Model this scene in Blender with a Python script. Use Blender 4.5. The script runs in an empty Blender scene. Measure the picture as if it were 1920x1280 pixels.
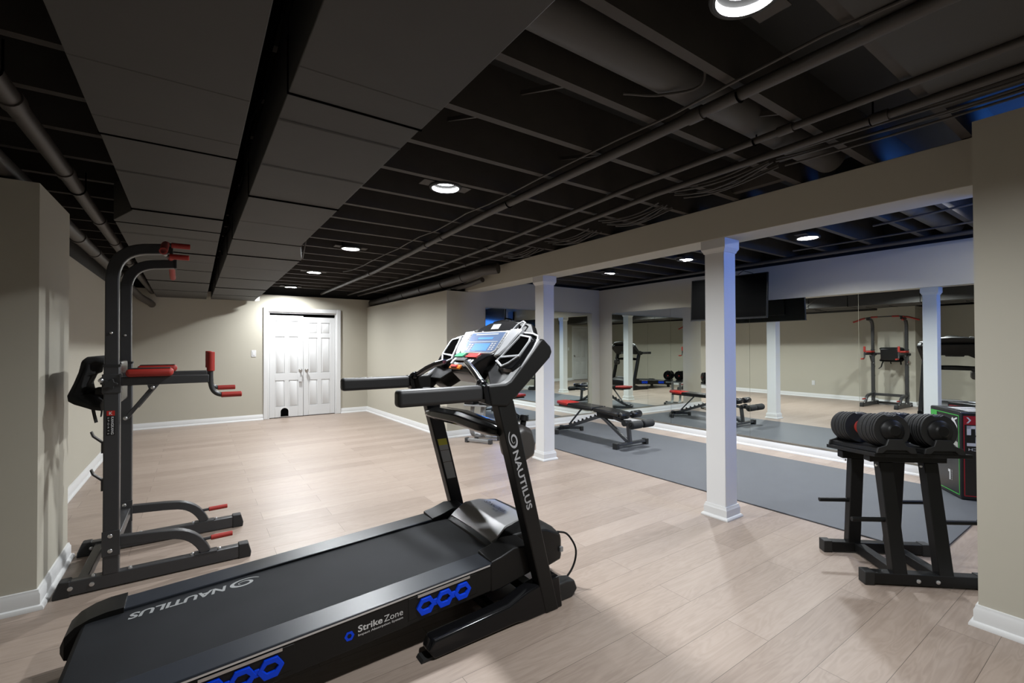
import bpy, bmesh, math, random
from mathutils import Vector, Matrix
random.seed(7)
C = bpy.context.scene.collection
SC = bpy.context.scene
PI = math.pi

# ------------------------------------------------------------------ camera
cam_d = bpy.data.cameras.new('camera'); cam = bpy.data.objects.new('camera', cam_d); C.objects.link(cam)
YAW, PITCH, ROLL, FPX = math.radians(34.564), math.radians(0.599), math.radians(-0.178), 856.91
cam_d.sensor_width = 36.0; cam_d.lens = FPX / 1920 * 36.0; cam_d.clip_start = 0.02; cam_d.clip_end = 100
fw = Vector((math.sin(YAW)*math.cos(PITCH), math.cos(YAW)*math.cos(PITCH), math.sin(PITCH)))
r0 = Vector((math.cos(YAW), -math.sin(YAW), 0)); u0 = r0.cross(fw)
rt = r0*math.cos(ROLL) + u0*math.sin(ROLL); up = -r0*math.sin(ROLL) + u0*math.cos(ROLL)
M = Matrix((rt, up, -fw)).transposed().to_4x4(); M.translation = Vector((0, 0, 1.31))
cam.matrix_world = M
SC.camera = cam

# ------------------------------------------------------------------ world: dark, the basement is closed
w = bpy.data.worlds.new('world'); SC.world = w; w.use_nodes = True
bg = w.node_tree.nodes['Background']; bg.inputs[0].default_value = (0.02, 0.025, 0.03, 1); bg.inputs[1].default_value = 0.2

# ------------------------------------------------------------------ exposure
SC.view_settings.view_transform = 'Standard'; SC.view_settings.look = 'None'
SC.view_settings.gamma = 1.0; SC.view_settings.use_curve_mapping = False
SC.view_settings.exposure = 0.0

# ------------------------------------------------------------------ ceiling lamps (positions; the fittings are built below)
LAMP_MAIN = [(1.36, 0.72), (1.36, 2.75), (1.36, 5.03), (1.36, 6.92), (1.36, 8.85)]
LAMP_SIDE = [(4.94, 2.04), (4.94, 3.41), (4.94, 4.68), (4.94, 0.70), (4.94, -0.62)]
LAMP_W = 82.0; LAMP_SIDE_W = 66.0; LAMP_Z = 2.372
def lamp_light(x, y, watt, recess=0.030):      # the disc sits up inside a black baffle
    d = bpy.data.lights.new('lamp_light', 'AREA'); d.shape = 'DISK'; d.size = 0.14; d.energy = watt
    d.color = (0.945, 0.975, 1.0); d.spread = math.radians(180)
    o = bpy.data.objects.new('lamp_light', d); C.objects.link(o); o.location = (x, y, LAMP_Z - 0.010 + recess)
    return o
for i, (x, y) in enumerate(LAMP_MAIN): lamp_light(x, y, LAMP_W*(0.80 if i == 0 else 1.0))
for i, (x, y) in enumerate(LAMP_SIDE): lamp_light(x, y, LAMP_SIDE_W*(0.22 if i > 2 else 1.05), 0.056)

# ------------------------------------------------------------------ materials
MATS = {}
def mat(name, col, rough=0.5, metal=0.0, var=0.06, scale=30.0, bump=0.0, bscale=200.0, coat=0.0, emit=None, estr=0.0, spec=0.5):
    if name in MATS: return MATS[name]
    if not emit and metal < 0.5: col = tuple(c*0.66 for c in col)
    m = bpy.data.materials.new(name); m.use_nodes = True; nt = m.node_tree; b = nt.nodes['Principled BSDF']
    b.inputs['Roughness'].default_value = rough; b.inputs['Metallic'].default_value = metal
    b.inputs['Specular IOR Level'].default_value = spec
    if coat: b.inputs['Coat Weight'].default_value = coat; b.inputs['Coat Roughness'].default_value = 0.1
    tc = nt.nodes.new('ShaderNodeTexCoord'); n = nt.nodes.new('ShaderNodeTexNoise'); n.inputs['Scale'].default_value = scale
    n.inputs['Detail'].default_value = 3.0
    nt.links.new(tc.outputs['Object'], n.inputs['Vector'])
    mx = nt.nodes.new('ShaderNodeMix'); mx.data_type = 'RGBA'
    nt.links.new(n.outputs['Fac'], mx.inputs['Factor'])
    mx.inputs['A'].default_value = tuple(c*(1-var) for c in col) + (1,)
    mx.inputs['B'].default_value = tuple(min(1, c*(1+var)) for c in col) + (1,)
    nt.links.new(mx.outputs['Result'], b.inputs['Base Color'])
    if bump:
        n2 = nt.nodes.new('ShaderNodeTexNoise'); n2.inputs['Scale'].default_value = bscale; n2.inputs['Detail'].default_value = 4
        nt.links.new(tc.outputs['Object'], n2.inputs['Vector'])
        bp = nt.nodes.new('ShaderNodeBump'); bp.inputs['Strength'].default_value = bump; bp.inputs['Distance'].default_value = 0.002
        nt.links.new(n2.outputs['Fac'], bp.inputs['Height']); nt.links.new(bp.outputs['Normal'], b.inputs['Normal'])
    if emit:
        b.inputs['Emission Color'].default_value = emit + (1,); b.inputs['Emission Strength'].default_value = estr
    MATS[name] = m
    return m

WALL = mat('wall_paint', (0.58, 0.545, 0.452), 0.75, var=0.015, scale=3, bump=0.05, bscale=350)
TRIM = mat('white_trim_paint', (0.86, 0.86, 0.85), 0.42, var=0.01, scale=5)
COLM = mat('white_column_paint', (0.93, 0.93, 0.925), 0.5, var=0.01, scale=5)
DOORM = mat('white_door_paint', (0.82, 0.82, 0.81), 0.45, var=0.01, scale=5)
CEIL = mat('dark_ceiling_paint', (0.034, 0.034, 0.033), 0.8, var=0.25, scale=6, bump=0.2, bscale=90)
DUCT = mat('dark_duct_wrap', (0.062, 0.058, 0.053), 0.72, var=0.12, scale=4, bump=0.15, bscale=60)
DUCTROUND = mat('dark_round_duct', (0.085, 0.078, 0.072), 0.6, var=0.15, scale=5)
PIPE = mat('dark_pipe_paint', (0.062, 0.053, 0.046), 0.5, var=0.15, scale=10)
JOIST = mat('dark_joist_paint', (0.066, 0.056, 0.048), 0.75, var=0.2, scale=12, bump=0.2, bscale=60)
BLACKP = mat('black_plastic', (0.009, 0.0088, 0.0085), 0.45, var=0.1, spec=0.25)
BLACKG = mat('gloss_black_plastic', (0.008, 0.008, 0.009), 0.14, var=0.1, spec=0.3)
BLACKG2 = mat('satin_black_plastic', (0.005, 0.005, 0.005), 0.14, var=0.1, spec=0.3)
SILVP = mat('brushed_silver_panel', (0.62, 0.62, 0.63), 0.38, 0.15, var=0.05, scale=60)
BLACKM = mat('black_powder_coat', (0.007, 0.007, 0.0068), 0.48, var=0.1, bump=0.12, bscale=500, spec=0.3)
BLACKR = mat('black_rubber', (0.013, 0.013, 0.013), 0.6, var=0.15)
GRIPM = mat('charcoal_grip_foam', (0.017, 0.017, 0.018), 0.5, var=0.12, scale=12, bump=0.15, bscale=600)
RAIL = mat('slate_foot_rail', (0.024, 0.029, 0.039), 0.36, var=0.15, scale=25)
BELT = mat('running_belt', (0.017, 0.0185, 0.0215), 0.66, var=0.40, scale=4, bump=0.25, bscale=700, spec=0.15)
SILV = mat('silver_plastic', (0.62, 0.63, 0.65), 0.26, 0.65, var=0.03)
BRUSH = mat('brushed_silver', (0.50, 0.50, 0.51), 0.30, 0.9, var=0.08, scale=60)
CHROME = mat('chrome', (0.75, 0.75, 0.76), 0.12, 1.0, var=0.03)
DARKCHROME = mat('smoked_chrome', (0.12, 0.12, 0.125), 0.15, 0.9, var=0.05)
LETTER = mat('light_grey_lettering', (0.42, 0.42, 0.43), 0.5, var=0.02)
LETTERW = mat('white_lettering', (0.80, 0.80, 0.80), 0.5, var=0.02)
LETTERD = mat('dark_lettering', (0.03, 0.03, 0.035), 0.5, var=0.02)
BELTL = mat('worn_grey_lettering', (0.33, 0.34, 0.34), 0.6, var=0.15, scale=120)
BLUEP = mat('blue_plastic', (0.001, 0.070, 0.95), 0.4, var=0.08, spec=0.2)
REDP = mat('red_foam_grip', (0.42, 0.022, 0.012), 0.55, var=0.08, bump=0.1, bscale=500)
REDV = mat('red_vinyl', (0.55, 0.018, 0.012), 0.4, var=0.05)
REDB = mat('red_button', (0.65, 0.03, 0.03), 0.35, var=0.03)
GREENB = mat('green_button', (0.05, 0.38, 0.18), 0.35, var=0.03)
ORANGE = mat('orange_safety_key', (0.75, 0.22, 0.02), 0.35, var=0.03)
YELLOW = mat('yellow_label', (0.65, 0.60, 0.03), 0.5, var=0.03)
PAPER = mat('label_paper', (0.42, 0.42, 0.38), 0.6, var=0.05)
LINE = mat('label_rule', (0.12, 0.06, 0.03), 0.6)
STEEL = mat('grey_powder_coat', (0.056, 0.056, 0.058), 0.38, 0.2, var=0.08, bump=0.1, bscale=400)
BENCHM = mat('gunmetal_frame', (0.075, 0.078, 0.085), 0.25, 0.6, var=0.08)
BOLT = mat('zinc_bolt', (0.6, 0.6, 0.6), 0.3, 0.9, var=0.05)
VINYL = mat('black_vinyl', (0.012, 0.012, 0.013), 0.24, var=0.1, bump=0.1, bscale=300)
FOAM = mat('black_foam', (0.014, 0.014, 0.014), 0.8, var=0.15, bump=0.3, bscale=500)
FABRIC = mat('black_fabric', (0.006, 0.006, 0.006), 0.95, var=0.2, bump=0.3, bscale=400)
MATM = mat('rubber_gym_mat', (0.092, 0.098, 0.110), 0.62, var=0.10, scale=7, bump=0.3, bscale=900)
STANDG = mat('grey_stand_enamel', (0.40, 0.405, 0.41), 0.35, 0.3, var=0.05)
STANDD = mat('dark_grey_plastic', (0.05, 0.05, 0.052), 0.5, var=0.05)
TVB = mat('tv_bezel', (0.005, 0.005, 0.005), 0.4, var=0.05, spec=0.2)
TVS = mat('tv_screen', (0.003, 0.003, 0.003), 0.12, var=0.02, spec=0.15)
BOXV = mat('black_box_vinyl', (0.012, 0.012, 0.012), 0.35, var=0.1, bump=0.1, bscale=300)
BOXRED = mat('red_box_print', (0.42, 0.012, 0.025), 0.4, var=0.03)
BOXGRN = mat('green_box_print', (0.06, 0.48, 0.07), 0.4, var=0.03)
PLATE = mat('white_switch_plate', (0.78, 0.78, 0.77), 0.4, var=0.01)
NICKEL = mat('satin_nickel', (0.45, 0.43, 0.40), 0.3, 0.9, var=0.04)
VOID = mat('dark_opening', (0.003, 0.003, 0.003), 0.9, spec=0.0)
POD = mat('warm_grey_plastic', (0.05, 0.045, 0.042), 0.4, var=0.08)
LENS = mat('lamp_lens', (0.9, 0.9, 0.9), 0.5, emit=(0.98, 0.99, 1.0), estr=14.0)
LCD = mat('blue_display_film', (0.085, 0.12, 0.20), 0.22, var=0.1, scale=60, emit=(0.10, 0.25, 0.6), estr=0.06)
BLUEGLOW = mat('added_blue_glow', (0.01, 0.02, 0.05), 0.3, emit=(0.045, 0.24, 1.0), estr=32.0)
LCD2 = mat('blue_lcd_window', (0.08, 0.20, 0.48), 0.2, var=0.1, scale=60, emit=(0.06, 0.22, 0.7), estr=0.3)
DISH = mat('satin_grey_plastic', (0.05, 0.05, 0.052), 0.3, var=0.05)
LCDG = mat('pale_display_keys', (0.45, 0.47, 0.50), 0.35, var=0.05)

def mirror_mat():
    m = bpy.data.materials.new('mirror_glass'); m.use_nodes = True; nt = m.node_tree; b = nt.nodes['Principled BSDF']
    b.inputs['Base Color'].default_value = (0.885, 0.925, 0.885, 1); b.inputs['Metallic'].default_value = 1.0; b.inputs['Roughness'].default_value = 0.0
    return m
MIRROR = mirror_mat()
def floor_mat():
    m = bpy.data.materials.new('oak_plank_floor'); m.use_nodes = True; nt = m.node_tree; b = nt.nodes['Principled BSDF']
    L = nt.links.new
    tc = nt.nodes.new('ShaderNodeTexCoord')
    mp = nt.nodes.new('ShaderNodeMapping'); mp.inputs['Location'].default_value = (0.35, -0.0695 + 0.1935*20, 0)
    L(tc.outputs['Object'], mp.inputs['Vector'])
    br = nt.nodes.new('ShaderNodeTexBrick'); br.offset = 0.37; br.offset_frequency = 2; br.squash = 1.0
    br.inputs['Scale'].default_value = 1.0; br.inputs['Brick Width'].default_value = 1.22; br.inputs['Row Height'].default_value = 0.1935
    br.inputs['Mortar Size'].default_value = 0.0011; br.inputs['Mortar Smooth'].default_value = 0.4; br.inputs['Bias'].default_value = 0.0
    br.inputs['Color1'].default_value = (0, 0, 0, 1); br.inputs['Color2'].default_value = (1, 1, 1, 1); br.inputs['Mortar'].default_value = (0.5, 0.5, 0.5, 1)
    L(mp.outputs[0], br.inputs['Vector'])
    # shift the grain from plank to plank
    sep = nt.nodes.new('ShaderNodeSeparateXYZ'); L(mp.outputs[0], sep.inputs[0])
    cmb = nt.nodes.new('ShaderNodeCombineXYZ')
    mul = nt.nodes.new('ShaderNodeMath'); mul.operation = 'MULTIPLY'; L(br.outputs['Color'], mul.inputs[0]); mul.inputs[1].default_value = 37.0
    sx = nt.nodes.new('ShaderNodeMath'); sx.operation = 'MULTIPLY_ADD'; L(sep.outputs['X'], sx.inputs[0]); sx.inputs[1].default_value = 1.0; L(mul.outputs[0], sx.inputs[2])
    sy = nt.nodes.new('ShaderNodeMath'); sy.operation = 'MULTIPLY'; L(sep.outputs['Y'], sy.inputs[0]); sy.inputs[1].default_value = 7.0
    L(sx.outputs[0], cmb.inputs['X']); L(sy.outputs[0], cmb.inputs['Y']); L(mul.outputs[0], cmb.inputs['Z'])
    n1 = nt.nodes.new('ShaderNodeTexNoise'); n1.inputs['Scale'].default_value = 1.6; n1.inputs['Detail'].default_value = 3; n1.inputs['Roughness'].default_value = 0.5; n1.inputs['Distortion'].default_value = 0.5
    L(cmb.outputs[0], n1.inputs['Vector'])
    # cathedral rings: sine of the broad noise
    ring = nt.nodes.new('ShaderNodeMath'); ring.operation = 'MULTIPLY'; L(n1.outputs['Fac'], ring.inputs[0]); ring.inputs[1].default_value = 75.0
    sn = nt.nodes.new('ShaderNodeMath'); sn.operation = 'SINE'; L(ring.outputs[0], sn.inputs[0])
    # fine straight streaks
    cmb2 = nt.nodes.new('ShaderNodeCombineXYZ'); sy2 = nt.nodes.new('ShaderNodeMath'); sy2.operation = 'MULTIPLY'; L(sep.outputs['Y'], sy2.inputs[0]); sy2.inputs[1].default_value = 45.0
    L(sx.outputs[0], cmb2.inputs['X']); L(sy2.outputs[0], cmb2.inputs['Y'])
    n2 = nt.nodes.new('ShaderNodeTexNoise'); n2.inputs['Scale'].default_value = 1.8; n2.inputs['Detail'].default_value = 4; L(cmb2.outputs[0], n2.inputs['Vector'])
    # blotches
    n3 = nt.nodes.new('ShaderNodeTexNoise'); n3.inputs['Scale'].default_value = 2.2; n3.inputs['Detail'].default_value = 2; L(cmb.outputs[0], n3.inputs['Vector'])
    def madd(src, k, add):
        q = nt.nodes.new('ShaderNodeMath'); q.operation = 'MULTIPLY_ADD'; L(src, q.inputs[0]); q.inputs[1].default_value = k
        if isinstance(add, float): q.inputs[2].default_value = add
        else: L(add, q.inputs[2])
        return q.outputs[0]
    t = madd(br.outputs['Color'], 0.24, 0.13)
    t = madd(sn.outputs[0], 0.055, t)
    t = madd(n2.outputs['Fac'], 0.30, t)
    t = madd(n3.outputs['Fac'], 0.22, t)
    ramp = nt.nodes.new('ShaderNodeValToRGB'); L(t, ramp.inputs[0])
    e = ramp.color_ramp.elements; e[0].position = 0.22; e[0].color = (0.195, 0.148, 0.118, 1); e[1].position = 0.85; e[1].color = (0.345, 0.280, 0.235, 1)
    k = e.new(0.52); k.color = (0.275, 0.217, 0.177, 1)
    mm = nt.nodes.new('ShaderNodeMix'); mm.data_type = 'RGBA'; L(br.outputs['Fac'], mm.inputs['Factor']); L(ramp.outputs[0], mm.inputs['A']); mm.inputs['B'].default_value = (0.07, 0.052, 0.040, 1)
    L(mm.outputs['Result'], b.inputs['Base Color'])
    b.inputs['Roughness'].default_value = 0.42
    bp = nt.nodes.new('ShaderNodeBump'); bp.inputs['Strength'].default_value = 0.12; bp.inputs['Distance'].default_value = 0.001
    L(t, bp.inputs['Height']); L(bp.outputs[0], b.inputs['Normal'])
    return m
FLOOR = floor_mat()

# ------------------------------------------------------------------ mesh helpers
class MB:
    def __init__(s): s.v = []; s.f = []
    def add(s, vs, fs):
        o = len(s.v); s.v += [Vector(p) for p in vs]; s.f += [tuple(i+o for i in f) for f in fs]; return s
    def box(s, x0, x1, y0, y1, z0, z1):
        return s.add([(x0,y0,z0),(x1,y0,z0),(x1,y1,z0),(x0,y1,z0),(x0,y0,z1),(x1,y0,z1),(x1,y1,z1),(x0,y1,z1)],
                     [(0,3,2,1),(4,5,6,7),(0,1,5,4),(1,2,6,5),(2,3,7,6),(3,0,4,7)])
    def prism(s, pts, ext):
        ext = Vector(ext); n = len(pts); a = [Vector(p) for p in pts]; b = [p+ext for p in a]
        return s.add(a+b, [tuple(range(n))[::-1], tuple(range(n, 2*n))] + [(i, (i+1) % n, n+(i+1) % n, n+i) for i in range(n)])
    def loft(s, rings, caps=True, closed=False):
        n = len(rings[0]); vs = [p for r in rings for p in r]; fs = []; R = len(rings)
        for k in range(R if closed else R-1):
            for i in range(n):
                a = k*n; b = ((k+1) % R)*n
                fs.append((a+i, a+(i+1) % n, b+(i+1) % n, b+i))
        if caps and not closed: fs += [tuple(range(n))[::-1], tuple(range((R-1)*n, R*n))]
        return s.add(vs, fs)
    def _frames(s, path, up):
        P = [Vector(p) for p in path]; out = []
        for i, p in enumerate(P):
            a = (P[i]-P[i-1]).normalized() if i else None; b = (P[i+1]-P[i]).normalized() if i < len(P)-1 else None
            t = (a+b).normalized() if a and b else (a or b)
            k = 1.0/max(0.35, t.dot(a)) if a and b else 1.0
            out.append((p, t, k, a, b))
        return out
    def sweep(s, path, wd, ht, side=(0,1,0), closed=False):
        """rectangular tube: width wd along 'side', height ht across; mitred"""
        side = Vector(side).normalized(); P = [Vector(p) for p in path]; rings = []; N = len(P)
        for i in range(N):
            a = (P[i]-P[i-1]).normalized() if (i or closed) else None
            b = (P[(i+1) % N]-P[i]).normalized() if (i < N-1 or closed) else None
            t = (a+b).normalized() if a and b else (a or b); k = 1.0/max(0.35, t.dot(a)) if a and b else 1.0
            h = side.cross(t).normalized()
            rings.append([P[i]+side*(sx*wd/2)+h*(sz*ht/2*k) for sx, sz in ((-1,-1),(1,-1),(1,1),(-1,1))])
        return s.loft(rings, closed=closed)
    def tube(s, path, r, n=12, closed=False):
        P = [Vector(p) for p in path]; N = len(P); rings = []; ref = None
        for i in range(N):
            a = (P[i]-P[i-1]).normalized() if (i or closed) else None
            b = (P[(i+1) % N]-P[i]).normalized() if (i < N-1 or closed) else None
            t = (a+b).normalized() if a and b else (a or b)
            if ref is None: ref = t.orthogonal().normalized()
            ref = (ref - t*ref.dot(t)).normalized(); q = t.cross(ref)
            rr = r[i] if isinstance(r, (list, tuple)) else r
            rings.append([P[i]+(ref*math.cos(2*PI*j/n)+q*math.sin(2*PI*j/n))*rr for j in range(n)])
        return s.loft(rings, closed=closed)
    def cyl(s, p0, p1, r, n=20): return s.tube([p0, p1], r, n)
    def lathe(s, p, axis, prof, n=32):
        """prof: (distance along axis, radius)"""
        p = Vector(p); ax = Vector(axis).normalized(); a = ax.orthogonal().normalized(); b = ax.cross(a)
        return s.loft([[p+ax*d+(a*math.cos(2*PI*j/n)+b*math.sin(2*PI*j/n))*max(r, 1e-5) for j in range(n)] for d, r in prof])
    def xf(s, M):
        s.v = [M @ v for v in s.v]; return s
    def build(s, name, m, parent=None, bevel=0.0, seg=2, smooth=35, kind=None, label=None):
        me = bpy.data.meshes.new(name)
        off = Vector((0,0,0)); q = parent
        inv = Matrix.Identity(4)
        if parent is not None:
            top = parent
            while top.parent is not None: top = top.parent
            inv = ROOTM[top.name].inverted()
        me.from_pydata([inv @ v for v in s.v], [], s.f); me.validate()
        bm = bmesh.new(); bm.from_mesh(me); bmesh.ops.recalc_face_normals(bm, faces=bm.faces); bm.to_mesh(me); bm.free()
        me.materials.append(m)
        if smooth:
            me.shade_smooth(); me.set_sharp_from_angle(angle=math.radians(smooth))
        o = bpy.data.objects.new(name, me); C.objects.link(o)
        if parent is not None: o.parent = parent
        if bevel:
            bv = o.modifiers.new('bevel', 'BEVEL'); bv.width = bevel; bv.segments = seg; bv.limit_method = 'ANGLE'; bv.angle_limit = math.radians(30)
            bv.harden_normals = False
        if kind: o['kind'] = kind
        if label: o['label'] = label
        if parent is None: ROOTM[o.name] = Matrix.Identity(4)
        return o
ROOTM = {}
def thing(name, label, cat, loc=(0,0,0), rz=0.0, group=None, kind=None):
    o = bpy.data.objects.new(name, None); C.objects.link(o); o.location = loc; o.rotation_euler = (0,0,rz); o.empty_display_size = 0.1
    if label: o['label'] = label
    if cat: o['category'] = cat
    if group: o['group'] = group
    if kind: o['kind'] = kind
    ROOTM[o.name] = Matrix.Translation(loc) @ Matrix.Rotation(rz, 4, 'Z')
    return o
def tag(o, label, cat, group=None):
    o['label'] = label; o['category'] = cat
    if group: o['group'] = group
    return o
def copy_tree(o, parent=None):
    c = o.copy(); C.objects.link(c); c.parent = parent
    for ch in list(o.children): copy_tree(ch, c)
    return c
def box(*a): return MB().box(*a)
def smooth(pts, n=6):
    P = [Vector(p) for p in pts]; P = [P[0]*2-P[1]] + P + [P[-1]*2-P[-2]]; out = []
    for i in range(1, len(P)-2):
        for k in range(n):
            t = k/n; a, b, c, d = P[i-1:i+3]
            out.append(((b*2) + (c-a)*t + (a*2-b*5+c*4-d)*t*t + (b*3-a-c*3+d)*t*t*t)*0.5)
    return out + [P[-2]]

def text_mb(txt, origin, xd, yd, width=None, height=None, bold=0.0, shear=0.0, depth=0.0006):
    """lettering: origin = lower left, xd/yd = unit directions of reading and of the letters' tops"""
    cu = bpy.data.curves.new('t', 'FONT'); cu.body = txt; cu.size = 1.0; cu.offset = bold; cu.shear = shear; cu.resolution_u = 3
    o = bpy.data.objects.new('t', cu); C.objects.link(o)
    dg = bpy.context.evaluated_depsgraph_get(); me = o.evaluated_get(dg).to_mesh()
    vs = [v.co.copy() for v in me.vertices]; fs = [tuple(p.vertices) for p in me.polygons]
    o.evaluated_get(dg).to_mesh_clear(); bpy.data.objects.remove(o); bpy.data.curves.remove(cu)
    x0 = min(v.x for v in vs); x1 = max(v.x for v in vs); y0 = min(v.y for v in vs); y1 = max(v.y for v in vs)
    sx = width/(x1-x0) if width else None; sy = height/(y1-y0) if height else None
    sx = sx or sy; sy = sy or sx
    xd = Vector(xd).normalized(); yd = Vector(yd).normalized(); n = xd.cross(yd); o0 = Vector(origin)
    m = MB(); nv = len(vs)
    front = [o0+xd*((v.x-x0)*sx)+yd*((v.y-y0)*sy)+n*depth for v in vs]
    m.add(front, fs)
    return m
def swirl_mb(c, xd, yd, rx, ry, flip=1, lift=0.0006):
    """the snail-shell spiral beside the name"""
    c = Vector(c); xd = Vector(xd).normalized(); yd = Vector(yd).normalized(); n = xd.cross(yd)*1.0
    m = MB(); N = 72; A = []; B = []
    for i in range(N+1):
        t = i/N; a = math.radians(200) + flip*t*2*PI*1.55; r = 1.0 - 0.74*t; w = 0.05 + 0.24*math.sin(PI*min(1, t*1.15+0.02))**0.8 * (1-0.35*t)
        for lst, rr in ((A, r), (B, max(0.02, r-w))): lst.append(c+xd*(math.cos(a)*rx*rr)+yd*(math.sin(a)*ry*rr)+n*lift)
    vs = A+B; m.add(vs, [(i, i+1, N+2+i, N+1+i) for i in range(N)])
    return m

# ================================================================== THE ROOM
FZ = 0.0
fl = box(-2.2, 6.3, -1.5, 9.7, -0.1, 0.0).build('floor', FLOOR, smooth=0, kind='structure')

def wall(name, poly, z0, z1, m=WALL):
    return MB().prism([(x, y, z0) for x, y in poly], (0, 0, z1-z0)).build(name, m, smooth=0, kind='structure')
def K(y): return 5.975 + 0.009*(y-3.0)          # the mirrored wall is half a degree out of square
DECKZ = 2.62
wall('wall_left', [(-0.92,3.9),(-0.92,9.48),(-1.07,9.48),(-1.07,3.9)], 0, 2.11)
wall('wall_left_chase', [(-0.66,3.26),(-0.66,3.92),(-1.30,3.92),(-1.30,3.26)], 0, 2.145)
wall('wall_left_near', [(-1.30,-1.30),(-1.30,3.26),(-1.45,3.26),(-1.45,-1.30)], 0, 2.15)
wall('wall_left_upper', [(-1.07,3.92),(-1.07,9.48),(-1.12,9.48),(-1.12,3.92)], 0, DECKZ, CEIL)
wall('wall_left_rim', [(-0.925,3.92),(-0.925,9.40),(-1.07,9.40),(-1.07,3.92)], 2.111, DECKZ, CEIL)
wall('wall_left_near_upper', [(-1.45,-1.45),(-1.45,3.95),(-1.6,3.95),(-1.6,-1.45)], 0, DECKZ, CEIL)
# back wall with a doorway
DX0, DX1, DTOP = 1.065, 2.255, 1.955
wall('wall_back', [(-1.07,9.36),(DX0,9.36),(DX0,9.48),(-1.07,9.48)], 0, 2.262)
wall('wall_back_right', [(DX1,9.36),(3.0,9.36),(3.0,9.48),(DX1,9.48)], 0, 2.262)
wall('wall_back_over_door', [(DX0,9.36),(DX1,9.36),(DX1,9.48),(DX0,9.48)], DTOP, 2.262)
wall('wall_left_step', [(-1.6,3.922),(-1.07,3.922),(-1.07,4.0),(-1.6,4.0)], 0, DECKZ, CEIL)
wall('wall_back_upper', [(-1.6,9.482),(6.3,9.482),(6.3,9.6),(-1.6,9.6)], 0, DECKZ, CEIL)
# right wall of the deep half of the room, and the wall that carries the small mirror
wall('wall_right', [(2.86,9.36),(2.945,5.92),(3.3,5.92),(3.3,9.36)], 0, 2.115)
wall('wall_right_upper', [(3.30,9.48),(3.30,6.07),(3.4,6.07),(3.4,9.48)], 0, DECKZ, CEIL)
wall('wall_side_back', [(3.30,5.92),(K(5.92),5.92),(K(5.92),6.07),(3.30,6.07)], 0, 2.315)
wall('wall_side_back_upper', [(3.2,6.072),(6.3,6.072),(6.3,6.2),(3.2,6.2)], 0, DECKZ, CEIL)
wall('wall_mirror', [(K(-1.3),-1.3),(K(6.05),6.05),(K(6.05)+.15,6.05),(K(-1.3)+.15,-1.3)], 0, 2.31)
wall('wall_mirror_upper', [(6.14,-1.5),(6.22,6.2),(6.32,6.2),(6.3,-1.5)], 0, DECKZ, CEIL)
# partition at the right edge of the frame
wall('wall_right_near', [(3.01,-1.25),(3.52,-1.25),(3.52,0.535),(3.01,0.535)], 0, 2.362)
# wall behind the camera, with a door
BY = -1.25
NX0, NX1 = -0.92, -0.10
wall('wall_front', [(-1.45,BY),(NX0,BY),(NX0,BY-.14),(-1.45,BY-.14)], 0, DECKZ)
wall('wall_front_middle', [(NX1,BY),(6.2,BY),(6.2,BY-.14),(NX1,BY-.14)], 0, DECKZ)
wall('wall_front_over_door', [(NX0,BY),(NX1,BY),(NX1,BY-.14),(NX0,BY-.14)], 2.0, DECKZ)

# beam over the columns
box(3.245, 3.52, 0.535, 5.92, 2.122, 2.368).build('trim_1', WALL, bevel=.004, kind='structure')

# ceiling: black deck with exposed joists
ceil_o = box(-1.6, 6.32, -1.5, 9.7, DECKZ, DECKZ+0.06).build('ceiling', CEIL, smooth=0, kind='structure')
ys = [0.575, 0.985, 1.375] + [1.79+0.4185*i for i in range(18)]
for y in ys + [0.16, -0.26, -0.68, -1.10]:
    x1 = 6.14 if y < 6.0 else 3.29
    x0 = -1.60 if y < 3.9 else -1.10
    box(x0, x1, y, y+0.042, 2.372, DECKZ).build('joist', JOIST, ceil_o)
# short blocking pieces seen between the joists
for (x, i) in ((0.83, 3), (0.85, 4), (0.84, 5), (0.86, 7), (0.85, 9), (0.86, 10), (0.85, 12), (0.86, 14), (3.15, 2)):
    box(x, x+0.05, ys[i]+.042, ys[i+1], 2.40, DECKZ).build('joist_blocking', JOIST, ceil_o)
# flat panelled part of the ceiling near the camera
MB().prism([(0.75,-1.25,2.356),(2.72,-1.25,2.356),(2.72,0.572,2.356),(0.75,0.572,2.356)], (0,0,0.014)).build('ceiling_panel', DUCT, ceil_o)

# baseboards
def baseboard(name, path, left=True):
    """path runs along the wall face; the board stands on its left-hand side"""
    P = [Vector((x, y, 0)) for x, y in path]; prof = [(0,0.0),(0.030,0.0),(0.030,0.010),(0.024,0.020),(0.015,0.024),(0.015,0.074),(0.010,0.084),(0.008,0.096),(0,0.098)]
    N = len(P); rings = []
    for i in range(N):
        a = (P[i]-P[i-1]).normalized() if i else None; b = (P[i+1]-P[i]).normalized() if i < N-1 else None
        na = Vector((-a.y, a.x, 0)) if a else None; nb = Vector((-b.y, b.x, 0)) if b else None
        n = (na+nb).normalized() if a and b else (na or nb); k = 1.0/max(.3, n.dot(na)) if a and b else 1
        if not left: n = -n
        rings.append([P[i]+n*(d*k)+Vector((0,0,z)) for d, z in prof])
    return MB().loft(rings).build(name, TRIM, kind='structure')
baseboard('baseboard_left', [(-0.92,9.36),(-0.92,3.92),(-0.66,3.92),(-0.66,3.26),(-1.30,3.26),(-1.30,BY)], left=True)
baseboard('baseboard_back', [(0.985,9.36),(-0.92,9.36)], left=True)
baseboard('baseboard_right', [(3.245,5.92),(2.945,5.92),(2.86,9.36),(2.335,9.36)], left=True)
baseboard('baseboard_side_back', [(K(5.92),5.92),(3.245,5.92)], left=True)
baseboard('baseboard_mirror', [(K(BY),BY),(K(5.92),5.92)], left=True)
baseboard('baseboard_right_near', [(3.52,BY),(3.52,0.535),(3.01,0.535),(3.01,BY)][::-1], left=True)
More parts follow.
